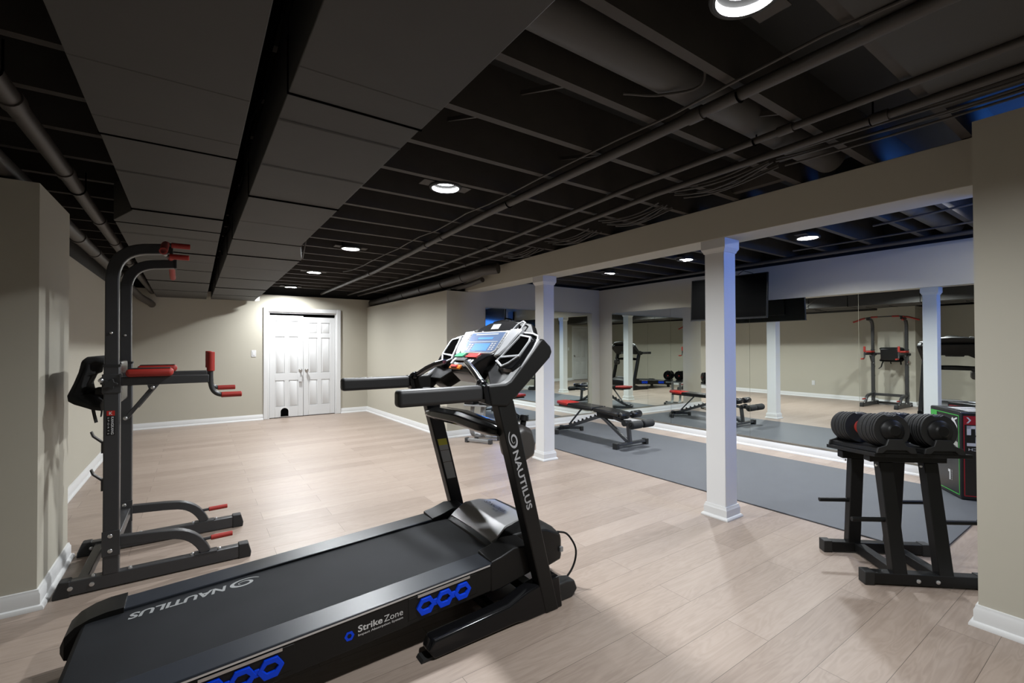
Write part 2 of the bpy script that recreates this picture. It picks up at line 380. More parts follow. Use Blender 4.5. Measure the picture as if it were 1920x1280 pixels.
baseboard('baseboard_front', [(-1.00,BY),(-1.30,BY)][::-1], left=True)
baseboard('baseboard_front_middle', [(-0.02,BY),(3.01,BY)], left=True)
baseboard('baseboard_front_side', [(3.52,BY),(K(BY),BY)], left=True)

# doors
def six_panel(parent, x0, x1, z0, z1, yf, th, face=-1, hole=None):
    """one leaf; yf = y of the visible face, face=-1 looks to -Y"""
    W = x1-x0; st = W*0.16; mid = W*0.13
    rows = [(0.10, 0.36), (0.43, 0.79), (0.835, 0.945)]
    m = MB(); yb = yf - face*th
    def bx(a, b, c, d, ya=yf, yc=yb): m.box(a, b, min(ya, yc), max(ya, yc), c, d)
    H = z1-z0; xm0 = x0+W/2-mid/2; xm1 = x0+W/2+mid/2
    zs = [z0] + [z0+H*v for r in rows for v in r] + [z1]
    bx(x0, x0+st, z0, z1); bx(x1-st, x1, z0, z1)
    for k in range(0, 8, 2): bx(x0+st, x1-st, zs[k], zs[k+1])
    for k in (1, 3, 5): bx(xm0, xm1, zs[k], zs[k+1])
    # recessed field with a raised centre
    rec = yf - face*0.011
    for k in (1, 3, 5):
        for a, b in ((x0+st, xm0), (xm1, x1-st)):
            bx(a, b, zs[k], zs[k+1], rec, yb)
            g = 0.022
            r1 = [(a+.008, rec, zs[k]+.008), (b-.008, rec, zs[k]+.008), (b-.008, rec, zs[k+1]-.008), (a+.008, rec, zs[k+1]-.008)]
            r2 = [(a+g, yf-face*.003, zs[k]+g), (b-g, yf-face*.003, zs[k]+g), (b-g, yf-face*.003, zs[k+1]-g), (a+g, yf-face*.003, zs[k+1]-g)]
            m.loft([[Vector(p) for p in r1], [Vector(p) for p in r2]])
    o = m.build('door_leaf', DOORM, parent, bevel=.002, seg=1)
    return o
def knob(parent, x, y, z, face=-1):
    m = MB(); m.lathe((x, y, z), (0, face, 0), [(0,.030),(.006,.030),(.008,.012),(.030,.011),(.036,.022),(.048,.029),(.060,.025),(.066,.010)], 24)
    return m.build('door_knob', NICKEL, parent)
d1 = thing('door_1', None, None, (1.66, 9.36, 0), kind='structure')
cs = MB()                                   # casing, proud of the wall
for a, b, c, d in ((0.985, 1.065, 0, 2.035), (2.255, 2.335, 0, 2.035), (1.065, 2.255, 1.955, 2.035)):
    cs.box(a, b, 9.335, 9.37, c, d)
cs.build('door_casing', TRIM, d1, bevel=.008)
jb = MB(); jb.box(1.065, 1.085, 9.36, 9.47, 0, 1.955); jb.box(2.235, 2.255, 9.36, 9.47, 0, 1.955); jb.box(1.085, 2.235, 9.36, 9.47, 1.935, 1.955)
jb.build('door_jamb', TRIM, d1)
l1 = six_panel(d1, 1.09, 1.658, 0.012, 1.895, 9.385, 0.035)
l2 = six_panel(d1, 1.664, 2.232, 0.012, 1.875, 9.395, 0.035)
box(1.085, 2.235, 9.435, 9.44, 0.0, 1.935).build('dark_gap', VOID, d1)
knob(l1, 1.607, 9.385, 0.872); knob(l2, 1.715, 9.395, 0.872)
tg = MB(); tg.tube([(1.607,9.355,.86),(1.603,9.352,.80),(1.600,9.352,.75)], .003, 6); tg.prism([(1.575,9.352,.66),(1.628,9.352,.66),(1.628,9.352,.75),(1.575,9.352,.75)], (0,.004,0))
tg.build('hanging_tag', PLATE, l1)
ch = MB()                                   # arched cat opening with its white surround
def arch(cx, w, h, y, n=14): return [(cx-w, y, 0.028)] + [(cx-w*math.cos(PI*i/n), y, h-w+w*math.sin(PI*i/n)) for i in range(n+1)] + [(cx+w, y, 0.028)]
so = MB(); so.prism(arch(1.338, .088, .205, 9.378), (0,.006,0)); so.build('cat_door_surround', TRIM, l1, bevel=.002)
MB().prism(arch(1.338, .066, .180, 9.3772), (0,.004,0)).build('cat_door_opening', VOID, l1)
d2 = thing('door_2', None, None, (-0.51, BY, 0), kind='structure')
cs = MB()
for a, b, c, d in ((-1.00, -0.92, 0, 2.08), (-0.10, -0.02, 0, 2.08), (-0.92, -0.10, 2.0, 2.08)): cs.box(a, b, BY-.01, BY+.02, c, d)
cs.build('door_casing', TRIM, d2, bevel=.006)
l = six_panel(d2, -0.915, -0.105, 0.012, 1.995, BY-.03, 0.035, face=1)
knob(l, -0.16, BY-.03, 0.93, face=1)
box(-0.96, -0.06, BY-.14, BY-.10, -.02, 2.04).build('door_light_seal', VOID, d2)  # unseen slab added to block light leaking round the door

# ---- columns
def column(x0, y0, label):
    s = 0.157; t = thing('column', label, 'column', (x0+s/2, y0+s/2, 0), group=None)
    box(x0, x0+s, y0, y0+s, 0.0, 2.121).build('shaft', COLM, t, bevel=.003)
    m = MB(); cx, cy = x0+s/2, y0+s/2
    def ring(e, z): h = s/2+e; return [Vector((cx-h,cy-h,z)), Vector((cx+h,cy-h,z)), Vector((cx+h,cy+h,z)), Vector((cx-h,cy+h,z))]
    m.loft([ring(e, z) for e, z in ((.030,.0005),(.030,.010),(.024,.020),(.015,.024),(.015,.074),(.010,.084),(.008,.096),(0.001,.098))])
    m.build('base_moulding', TRIM, t, smooth=20)
    m = MB(); m.loft([ring(e, z) for e, z in ((.001,2.020),(.006,2.022),(.009,2.034),(.017,2.046),(.020,2.054),(.020,2.1215))])
    m.build('capital', TRIM, t, smooth=20)
column(3.268, 1.925, 'square white column in the middle of the right half, the nearer and larger one')
column(3.268, 4.105, 'square white column just right of the treadmill console, the farther one')

# ---- mirrors
def mirror_panel(y0, y1, label):
    m = MB().prism([(K(y0)-.004, y0, .125), (K(y1)-.004, y1, .125), (K(y1)-.004, y1, 1.882), (K(y0)-.004, y0, 1.882)], (-.006, 0, 0))
    o = m.build('wall_mirror_panel', MIRROR, smooth=0); tag(o, label, 'mirror', 'mirror panels on the long wall'); return o
seams = [5.602, 4.391, 3.169, 1.963, 0.76, -0.44]
labs = ['frameless mirror panel at the far left end of the long mirrored wall, behind the bench', 'frameless mirror panel on the long wall just left of the nearer column, under the screen',
        'frameless mirror panel on the long wall right of the nearer column, showing the reflected far column', 'frameless mirror panel on the long wall above the adjustable dumbbells, reflecting the near white column',
        'frameless mirror panel on the long wall hidden behind the near partition']
for i in range(5): mirror_panel(seams[i+1]+.0015, seams[i]-.0015, labs[i])
for i, (a, b) in enumerate(((3.585, 4.69), (4.693, 5.800))):
    m = MB().prism([(a, 5.914, .125), (b, 5.914, .125), (b, 5.914, 1.890), (a, 5.914, 1.890)], (0, -.006, 0))
    tag(m.build('wall_mirror_panel', MIRROR, smooth=0), ['mirror panel on the short end wall, directly behind the treadmill console', 'mirror panel on the short end wall between far column and room corner'][i], 'mirror', 'mirror panels on the end wall')
m = MB(); m.prism([(K(-.44)-.004,-.44,.113),(K(5.6)-.004,5.6,.113),(K(5.6)-.004,5.6,.125),(K(-.44)-.004,-.44,.125)], (-.009,0,0))
tag(m.build('mirror_channel', NICKEL), 'thin metal channel along the foot of the long mirror', 'trim')

# ---- rubber mat
m = MB().prism([(3.76,5.72,.001),(3.76,0.85,.001),(5.59,0.85,.001),(5.59,5.72,.001)], (0,0,.009))
tag(m.build('gym_mat', MATM, bevel=.002), 'long dark grey rubber gym mat on the floor in front of the mirrors', 'mat')

# ---- switch, outlets
def plate(x, y, z, n, label, cat, kind):
    n = Vector(n); t = Vector((0,0,1)).cross(n); p = Vector((x,y,z)); q = MB()
    def quad(w, h, d0, d1, cz=0): q.prism([p+t*sx*w+Vector((0,0,cz+sz*h))+n*d0 for sx, sz in ((-1,-1),(1,-1),(1,1),(-1,1))], n*(d1-d0))
    quad(.037, .060, 0.0005, .006)
    o = q.build('switch_plate' if kind == 's' else 'outlet_plate', PLATE, bevel=.002); tag(o, label, cat)
    q = MB()
    if kind == 's': quad(.016, .032, .006, .010); nm = 'rocker'
    else:
        quad(.016, .014, .006, .009, .020); quad(.016, .014, .006, .009, -.020); nm = 'socket'
    q.build(nm, TRIM, o, bevel=.001)
plate(0.834, 9.36, 1.195, (0,-1,0), 'white light switch plate on the back wall left of the double doors', 'light switch', 's')
plate(-0.92, 5.35, 0.36, (1,0,0), 'white outlet plate low on the left wall, seen in the mirror', 'outlet', 'o')
plate(0.16, BY, 1.2, (0,1,0), 'white switch plate beside the single door behind the camera', 'light switch', 's')

# ---- ceiling lamps
LL = ['round ceiling light at the very top of the frame, nearest the camera', 'large round ceiling light glowing between joists right of the ducts, second from the camera',
      'round ceiling light in the main room, third from the camera', 'round ceiling light in the main room, fourth from the camera, near the duct end', 'farthest round ceiling light, just in front of the double doors',
      'round ceiling light over the mat just right of the nearer column', 'round ceiling light over the mat just left of the nearer column', 'round ceiling light over the mat nearest the far column']
for (x, y), lab in zip(LAMP_MAIN+LAMP_SIDE, LL):
    rc = .030 if x < 3 else .056
    t = thing('ceiling_light', lab, 'ceiling light', (x, y, LAMP_Z), group='round ceiling lights')
    m = MB(); m.box(x-.17, x-.10, y-.05, y+.05, LAMP_Z+.004, LAMP_Z+.008); m.build('mounting_plate', JOIST, t); m = MB(); m.box(x+.10, x+.17, y-.05, y+.05, LAMP_Z+.004, LAMP_Z+.008); m.build('mounting_plate', JOIST, t)
    m = MB(); m.lathe((x,y,LAMP_Z), (0,0,-1), [(-.075,.010),(-.075,.094),(0,.094),(.0,.108),(.008,.106),(.012,.097),(.010,.088),(-.071,.088),(-.071,.010)], 40); m.build('baffle_ring', CEIL, t)
    m = MB(); m.lathe((x,y,LAMP_Z), (0,0,-1), [(-rc-.008,.074),(-rc-.004,.076),(-rc-.002,.070)], 40); m.build('lens', LENS, t)

# ================================================================== DUCTS AND PIPES
def duct(name, label, secs, seams, ribs):
    """secs: (y, x0, x1); joints are thicker dark drive cleats, ribs shallow creases"""
    t = thing(name, label, 'air duct', ((secs[0][1]+secs[0][2])/2, secs[0][0], 2.12))
    Z0, Z1 = 2.122, 2.355
    def xs(y):
        for a, b in zip(secs, secs[1:]):
            if a[0] <= y <= b[0]: k = (y-a[0])/(b[0]-a[0]); return a[1]+(b[1]-a[1])*k, a[2]+(b[2]-a[2])*k
        return secs[-1][1], secs[-1][2]
    ends = [secs[0][0]] + seams + [secs[-1][0]]
    for i, (a, b) in enumerate(zip(ends, ends[1:])):
        yy = sorted(set([a+.004, b-.004] + [s[0] for s in secs if a+.01 < s[0] < b-.01]))
        dz = 0.004*(i % 2)
        rings = []
        for y in yy:
            x0, x1 = xs(y); rings.append([Vector((x0,y,Z0+dz)), Vector((x1,y,Z0+dz)), Vector((x1,y,Z1)), Vector((x0,y,Z1))])
        MB().loft(rings).build('duct_section', DUCT, t, bevel=.003, smooth=20)
    for s in seams:
        x0, x1 = xs(s); box(x0-.003, x1+.003, s-.004, s+.004, Z0-.003, Z1-.05).build('joint_cleat', VOID, t)
    for s in ribs:
        rb = MB(); x0, x1 = xs(s); cl2 = [Vector((x0+.002, s-.006, Z0+.0005)), Vector((x1-.002, s-.006, Z0+.0005)), Vector((x1-.002, s, Z0-.0016)), Vector((x0+.002, s, Z0-.0016))]
        rb.add([cl2[0], cl2[1], (x1-.002, s+.003, Z0+.0005), (x0+.002, s+.003, Z0+.0005), (x0+.002, s-.0005, Z0-.0016), (x1-.002, s-.0005, Z0-.0016)], [(0,1,5,4),(4,5,2,3)])
        rb.build('crease', DUCT, t)
    return t
duct('sheet_metal_duct', 'wide dark grey ceiling duct on the left, left of the black gap', [(-1.2,-.275,.155),(3.50,-.320,.135),(3.82,-.44,.135),(9.34,-.545,.125)],
     [2.30, 3.46, 3.86, 4.85, 5.9, 7.0, 8.1], [0.95, 1.73, 2.13, 2.75, 4.2, 5.3])
d_r = duct('sheet_metal_duct', 'wide dark grey ceiling duct running beside the row of lights, right of the black gap', [(-1.2,.262,.695),(4.02,.215,.685),(4.62,.215,.80),(9.28,.190,.83)],
     [1.60, 2.82, 4.00, 4.70, 6.3, 7.4, 8.4], [0.35, 0.75, 1.43, 1.81, 2.3, 3.4, 5.4])
box(.158, .215, -1.2, 4.0, 2.352, 2.366).build('gap_shade_strip', VOID, d_r)  # black strip added to keep the gap between the ducts dark
box(.138, .188, 4.0, 9.3, 2.352, 2.366).build('gap_shade_strip', VOID, d_r)
MB().prism([(.83,9.04,2.155),(.90,9.10,2.20),(.90,9.12,2.125),(.83,9.10,2.11)], (0,.03,0)).build('lit_wrap_corner', TRIM, d_r, label='small folded corner of duct wrap, painted pale where lamplight catches it')  # white paint stands in for lamplight on the duct wrap
hg = MB(); hg.tube([(.80,4.9,2.13),(.83,4.75,2.16),(.83,4.6,2.28),(.82,4.45,2.36)], .006, 6); hg.build('support_strap', PIPE, d_r)
# loose cable hanging in the gap
pts = [(0.175+0.012*math.sin(y*5.3), y, 2.15+0.02*math.sin(y*3.1+1)) for y in [0.9+0.12*i for i in range(34)]]
tag(MB().tube(pts, .005, 6).build('loose_cable', VOID), 'thin black cable drooping inside the gap between the ducts', 'cable')

def pipe(name, label, path, r, cat='pipe', bands=(), m=PIPE, n=20, hangers=()):
    t = thing(name, label, cat, path[0])
    MB().tube(path, r, n).build('pipe_run', m, t)
    P = [Vector(p) for p in path]
    def at(y):
        for a, b in zip(P, P[1:]):
            if min(a.y,b.y) <= y <= max(a.y,b.y) and abs(b.y-a.y) > 1e-6: return a.lerp(b, (y-a.y)/(b.y-a.y))
        return P[-1]
    for y in bands:
        c = at(y); MB().cyl(c-Vector((0,.035,0)), c+Vector((0,.035,0)), r+.006, n).build('coupling', m, t)
    for y in hangers:
        c = at(y); MB().tube([c+Vector((0,0,r+.002))] and [c+Vector((r+.004,0,.10)), c+Vector((r+.004,0,0))] + [c+Vector(((r+.004)*math.cos(a), 0, -(r+.004)*math.sin(a))) for a in [PI*i/8 for i in range(1, 8)]] + [c+Vector((-r-.004,0,0))], .004, 6).build('hanger', VOID, t)
    return t
pipe('gas_pipe', 'thickest dark pipe under the joists, crossing the ceiling left of the two thin pipes', [(1.80,-1.2,2.335),(1.84,3.0,2.335),(1.99,6.2,2.335),(1.97,9.34,2.335)], .026, bands=(1.2,3.9,4.3,6.4), hangers=(1.0,2.7))
cw = [(1.745+.012*math.sin(i*1.7), -1.2+.31*i, 2.350+.005*math.sin(i*2.3)) for i in range(24)]+[(1.72,6.35,2.35),(1.68,6.6,2.36)]
tag(MB().tube(cw, .006, 8).build('electrical_cable', PIPE), 'thin wavy cable clipped beside the thickest ceiling pipe', 'cable')
pipe('water_pipe', 'thinner dark pipe under the joists, the left of the two beside the beam', [(2.30,-1.2,2.345),(2.33,2.0,2.345),(2.50,4.0,2.345),(2.60,6.5,2.345),(2.47,9.34,2.345)], .017, bands=(1.05,4.1), hangers=(1.2,))
pipe('water_pipe', 'thinner dark pipe under the joists, closest to the beige beam', [(2.50,-1.2,2.34),(2.56,2.0,2.34),(2.76,4.0,2.34),(2.83,6.0,2.34),(2.67,9.34,2.34)], .019, bands=(0.75,5.1), hangers=(0.78,))
for k, (dx, dz) in enumerate(((0,.0),(.03,.006),(.055,-.002))):
    for i, (a, b) in enumerate(((0.62,0.98),(1.03,1.37),(1.42,1.79),(2.25,2.62),(2.68,3.04))):
        pass
def cable_bundle(y0, y1, xo, n, sag, label):
    t = thing('cable_bundle', label, 'cables', (xo, (y0+y1)/2, 2.36), group='wires strung across the joists near the beam')
    for k in range(n):
        pts = [(xo+.035*k+.02*math.sin(k*2+s*4), y0+(y1-y0)*s, 2.366-.008*(k % 3)-sag*math.sin(PI*s)*(0.6+.2*(k % 4))) for s in [i/10 for i in range(11)]]
        MB().tube(pts, .0055, 6).build('wire', PIPE, t)
cable_bundle(-0.5, 1.27, 2.60, 6, .03, 'bundle of dark wires beside the beam at the ceiling end nearest the camera')
cable_bundle(1.30, 1.95, 2.62, 6, .05, 'sagging bundle of dark wires beside the round duct')
cable_bundle(2.15, 2.75, 2.80, 6, .05, 'sagging bundle of dark wires by the beam, above the nearer column')
cable_bundle(2.98, 3.60, 2.90, 5, .045, 'sagging bundle of dark wires by the beam, between the two columns')
cable_bundle(3.85, 4.45, 2.92, 5, .04, 'small bundle of dark wires by the beam near the far column')
pipe('round_duct', 'fat round dark duct lying between the joists at the upper middle', [(.80,1.205,2.47),(3.22,1.205,2.47)], .088, cat='air duct', m=DUCTROUND, n=32)
pipe('round_duct', 'fat round duct between the joists beyond the beam, tinged blue by the added screen', [(3.54,1.205,2.46),(5.98,1.205,2.46)], .088, cat='air duct', m=DUCTROUND, n=32)
def ducttape(): pass
cb = smooth([(.73,-.6,2.30),(.77,.3,2.33),(.80,.78,2.30),(.73,1.10,2.30),(.76,1.25,2.33),(.82,1.33,2.355)])
tag(MB().tube(cb, .009, 8).build('electrical_cable', PIPE), 'dark cable looping past the edge of the right duct at the top of the frame', 'cable')
tag(MB().tube([(x+.05,y,z+.01) for x,y,z in cb], .008, 8).build('electrical_cable', DUCT), 'second dark cable looping past the right duct edge, beside the first', 'cable')
cs2 = smooth([(1.55,1.04,2.55),(1.70,1.08,2.39),(1.62,1.22,2.372),(1.50,1.33,2.39)])
tag(MB().tube(cs2, .006, 8).build('electrical_cable', PIPE), 'short dark cable crossing under the round duct', 'cable')
# diagonal braces between joists
for (x, a, b) in ((1.27, 1.42, 1.73), (1.10, 1.84, 2.15), (1.92, 1.80, 2.2), (2.25,1.03,1.37)):
    MB().sweep([(x, a, 2.40), (x-.02, b, 2.50)], .012, .02, side=(1,0,0)).build('bridging_strap', PIPE, ceil_o)
# pipes on the left and by the right wall
pipe('drain_pipe', 'long dark pipe along the left edge of the left duct', [(-.575,-1.2,2.235),(-.575,3.2,2.235),(-.60,6.2,2.22),(-.60,9.3,2.20)], .036, bands=(2.45,3.3,4.4,5.2,6.3), hangers=(2.2,3.6))
pipe('drain_pipe', 'fatter dark pipe along the left wall behind the pull-up tower', [(-.79,-1.2,2.215),(-.79,8.10,2.19)], .046, bands=(2.85,4.35,5.0,5.7,7.2))
pipe('drain_pipe', 'dark pipe elbow coming down toward the back wall beyond the tower', [(-.80,8.16,2.18),(-.72,8.9,2.08),(-.62,9.25,2.02),(-.60,9.34,2.0)], .05)
pipe('drain_pipe', 'big dark waste pipe above the right wall, ending in an elbow at the beam', [(3.14,4.86,2.30),(3.02,5.05,2.29),(2.98,5.35,2.255),(2.99,6.2,2.235),(2.97,9.1,2.20),(2.93,9.3,2.195)], .068, bands=(5.5,6.9,8.3), hangers=(6.1,7.6), n=28)
pipe('drain_pipe', 'thinner dark pipe under the big waste pipe above the right wall', [(3.14,5.25,2.20),(3.115,5.6,2.165),(3.115,7.2,2.158),(3.10,9.3,2.152)], .034, bands=(6.1,))
pipe('conduit', 'straight dark conduit near the ceiling edge above the long mirror', [(5.83,-1.2,2.345),(5.83,6.05,2.345)], .022)
pipe('conduit', 'thin dark conduit crossing under the side-room joists', [(5.45,0.4,2.360),(5.45,2.4,2.360)], .009)
pipe('conduit', 'short dark conduit under the blue-lit joists at the right', [(4.72,0.7,2.360),(4.9,1.5,2.360)], .009)

# ================================================================== TELEVISION
tv = thing('television', 'black flat television on an arm above the long mirror, behind the nearer column', 'television', (5.50, 3.20, 1.62))
ta, tb = Vector((5.44, 3.66, 0)), Vector((5.50, 2.70, 0)); td = (tb-ta).normalized(); tn = Vector((-td.y, td.x, 0)); tn = tn if tn.x > 0 else -tn
def tvp(s, z, d): return ta.lerp(tb, s) + Vector((0,0,z)) + tn*(d + (2.18-z)*-.06)
tz0, tz1 = 1.635, 2.175
MB().prism([tvp(0,tz0,0), tvp(1,tz0,0), tvp(1,tz1,0), tvp(0,tz1,0)], tn*.035).build('housing', TVB, tv, bevel=.004)
MB().prism([tvp(.012,tz0+.022,-.001), tvp(.988,tz0+.022,-.001), tvp(.988,tz1-.012,-.001), tvp(.012,tz1-.012,-.001)], tn*.0015).build('screen', TVS, tv)
MB().prism([tvp(0,tz0-.002,-.003), tvp(1,tz0-.002,-.003), tvp(1,tz0+.010,-.003), tvp(0,tz0+.010,-.003)], tn*.002).build('bottom_strip', DARKCHROME, tv)
MB().prism([tvp(.25,tz0+.08,.034), tvp(.75,tz0+.08,.034), tvp(.75,tz1-.14,.034), tvp(.25,tz1-.14,.034)], tn*.03).build('rear_housing', TVB, tv, bevel=.008)
am = MB(); c0 = tvp(.5, 1.93, .06); am.tube([c0, c0+Vector((.14,.18,0)), Vector((5.93, 3.15, c0.z))], .018, 8); am.box(5.93, 5.965, 3.05, 3.25, 1.90, 2.10); am.build('wall_arm', BLACKM, tv)
MB().tube([tvp(.62,2.19,.04), Vector((5.7,3.1,2.26)), Vector((5.90,3.08,2.24))], .004, 6).build('cord', BLACKP, tv)

tv_added = thing('television', 'blue television added behind the near partition for the unseen light that tints the joists', 'television', (3.98, 0.02, 1.86))  # added glowing screen; the real source of the blue light is unseen
tq = lambda x, z, d: (x, 0.02 + d - .10*(z-2.06), z)
MB().prism([tq(3.62,1.86,0), tq(4.34,1.86,0), tq(4.34,2.28,0), tq(3.62,2.28,0)], (0,-.035,0)).build('housing', TVB, tv_added, bevel=.004)
MB().prism([tq(3.635,1.875,.001), tq(4.325,1.875,.001), tq(4.325,2.265,.001), tq(3.635,2.265,.001)], (0,-.0015,0)).build('screen', BLUEGLOW, tv_added)
MB().sweep([(3.522,-.12,2.06),(3.80,-.10,2.06),(3.98,-.03,2.06)], .06, .02, side=(0,0,1)).build('wall_arm', BLACKM, tv_added)

# ================================================================== TREADMILL (axis along +X, centre line y = 2.215)
YC = 2.215
tm = thing('treadmill', 'large black treadmill with blue side cushions in the centre foreground', 'treadmill', (0.6, YC, 0))
def dz(x): return 0.24 + 0.05*x
YN0, YN1, YF0, YF1 = 1.83, 1.95, 2.48, 2.60
def sides(fn):
    for near in (True, False): fn(near)
# side housings
def side_cover(near):
    y0, y1 = (YN0, YN1-.02) if near else (YF0+.02, YF1)
    def ring(x, top, bot): return [Vector((x, y0, bot)), Vector((x, y1, bot)), Vector((x, y1, top)), Vector((x, y0, top))]
    MB().loft([ring(x, dz(x)-.012, dz(x)-.135) for x in (-.27, 1.15)]).build('side_cover', BLACKP, tm, bevel=.006)
    yo = y0 if near else y1
    a = -1 if near else 1
    # foot rail with a bright outer edge
    q = MB(); w0, w1 = (YN0-.004, YN1) if near else (YF0, YF1+.004)
    q.loft([[Vector((x, w0, dz(x)-.013)), Vector((x, w1, dz(x)-.013)), Vector((x, w1, dz(x)+.001)), Vector((x, w0, dz(x)+.001))] for x in (-.262, 1.14)])
    q.build('foot_rail', RAIL, tm, bevel=.004)
    q = MB(); q.loft([[Vector((x, yo+a*.0050, dz(x)-.013)), Vector((x, yo-a*.004, dz(x)-.013)), Vector((x, yo-a*.004, dz(x)-.006)), Vector((x, yo+a*.0050, dz(x)-.006))] for x in (-.262, 1.13)])
    q.build('rail_edge_strip', SILV, tm)
    # blue cushions: hexagonal rings joined in a row
    for cx in (0.895, 0.13):
        cz = dz(cx)-.074
        fr = MB(); yy = yo+a*.004
        def P(x, z, d=0): return Vector((x, yy+a*d, z+0.05*(x-cx)))
        fr.prism([P(cx-.165,cz-.040,-.006),P(cx+.165,cz-.040,-.006),P(cx+.165,cz+.052,-.006),P(cx-.165,cz+.052,-.006)], (0,-.004 if near else .004,0))
        tray = fr.build('cushion_window', BLACKP, tm, bevel=.003)
        for k in (-1, 0, 1):
            hx = cx+k*.088; o = [P(hx+.043*math.cos(math.radians(d)), cz+.040*math.sin(math.radians(d))) for d in (0,60,120,180,240,300)]
            i = [P(hx+.025*math.cos(math.radians(d)), cz+.002+.017*math.sin(math.radians(d))) for d in (0,60,120,180,240,300)]
            dd = Vector((0, a*.007, 0))
            hq = MB(); hq.loft([[p-dd for p in o], [p+dd for p in o], [p+dd for p in i], [p-dd for p in i]], closed=True, caps=False)
            if k < 1: hq.prism([P(hx+.036,cz-.013,-.006),P(hx+.052,cz-.013,-.006),P(hx+.052,cz+.013,-.006),P(hx+.036,cz+.013,-.006)], (0,a*.011,0))
            hq.build('cushion_ring', BLUEP, tray, bevel=.0015)
        br = MB(); br.prism([P(cx-.125,cz+.045,.001),P(cx+.125,cz+.045,.001),P(cx+.125,cz+.056,.001),P(cx-.125,cz+.056,.001)], (0,a*.003,0)); br.build('bright_bar', BRUSH, tray)
    # rear end cap, rounded
    ya, yb = (YN0-.012, YN1+.01) if near else (YF0-.01, YF1+.012)
    prof = [(-.245,.004,.150),(-.30,.004,.150),(-.35,-.004,.150),(-.395,-.022,.146),(-.425,-.050,.135),(-.438,-.085,.110),(-.430,-.105,.100)]
    cp = MB(); cp.loft([[Vector((x, ya+k, dz(x)+b*1.0)), Vector((x, yb-k, dz(x)+b)), Vector((x, yb-k, dz(-.3)-t)), Vector((x, ya+k, dz(-.3)-t))] for x, b, t, k in [(p[0], p[1]+.008, p[2], 0.0 if i < 5 else .012) for i, p in enumerate(prof)]])
    cp.build('rear_end_cap', BLACKP, tm, bevel=.008)
    rf = MB(); ym = (ya+yb)/2; rf.cyl((-.30, ym-.03, .038), (-.30, ym+.03, .038), .037, 24); rf.prism([(-.34,ym-.02,.04),(-.26,ym-.02,.04),(-.25,ym-.02,.115),(-.35,ym-.02,.115)], (0,.04,0)); rf.build('rear_foot', BLACKR, tm)
    # front housing where the rail meets the motor cover
    y0, y1 = (YN0-.004, YN1) if near else (YF0, YF1+.004)
    q = MB(); rr = []
    for x, t, b in ((1.135, .003, .137), (1.19, .010, .139), (1.27, .030, .130), (1.36, .018, .120), (1.39, -.03, .110)):
        rr.append([Vector((x, y0, dz(x)-b)), Vector((x, y1, dz(x)-b)), Vector((x, y1, dz(x)+t+.012)), Vector((x, y0, dz(x)+t))])
    q.loft(rr); q.build('front_shoulder', BLACKP, tm, bevel=.006)
sides(side_cover)
# running belt: upper run, wraps the rear roller
bp = []; R = .032
bx0, bx1 = -.385, 1.22
for x in (1.22, .8, .4, 0, -.2, -.34): bp.append((x, dz(x)-.010))
for i in range(1, 9):
    a = PI/2 + PI*i/8; bp.append((-.35+R*math.cos(a), dz(-.35)-.010-R+R*math.sin(a)))
bp += [(0, dz(0)-.010-2*R), (1.22, dz(1.22)-.010-2*R)]
MB().prism([(x, YN1-.012, z) for x, z in bp], (0, YF0-YN1+.024, 0)).build('running_belt', BELT, tm, smooth=25)
# underside pan between the housings
MB().loft([[Vector((x, YN1-.03, dz(x)-.130)), Vector((x, YF0+.03, dz(x)-.130)), Vector((x, YF0+.03, dz(x)-.078)), Vector((x, YN1-.03, dz(x)-.078))] for x in (-.20, 1.2)]).build('deck_pan', BLACKM, tm)
# lettering on the belt (reads from the far side)
bn = Vector((1, 0, .05)).normalized()
text_mb('NAUTILUS', (.112, 2.440, dz(.112)-.0095), -bn, (0,-1,0), width=.338, height=.050, bold=.03, shear=.15).build('belt_lettering', BELTL, tm)
swirl_mb((.178, 2.412, dz(.178)-.0095), -bn, (0,-1,0), .068, .044).build('belt_logo', BELTL, tm)
# lettering on the near side cover
yl = YN0-.0005
text_mb('Strike', (.523, yl, dz(.523)-.076), bn, (0,0,1), width=.098, height=.026, bold=.02).build('side_lettering', LETTERW, tm)
text_mb('Zone', (.627, yl, dz(.627)-.076), bn, (0,0,1), width=.080, height=.025).build('side_lettering', LETTERW, tm)
text_mb('Impact Absorption System', (.524, yl, dz(.524)-.094), bn, (0,0,1), width=.183, height=.0115, bold=.012).build('side_lettering', LETTERW, tm)
o = [Vector((.490+.019*math.cos(math.radians(d)), yl-.001, dz(.49)-.076+.020*math.sin(math.radians(d)))) for d in range(0, 360, 60)]
i_ = [Vector((.490+.009*math.cos(math.radians(d)), yl-.001, dz(.49)-.076+.0095*math.sin(math.radians(d)))) for d in range(0, 360, 60)]
MB().add(o+i_, [(k, (k+1) % 6, 6+(k+1) % 6, 6+k) for k in range(6)]).build('hexagon_mark', BLUEP, tm)

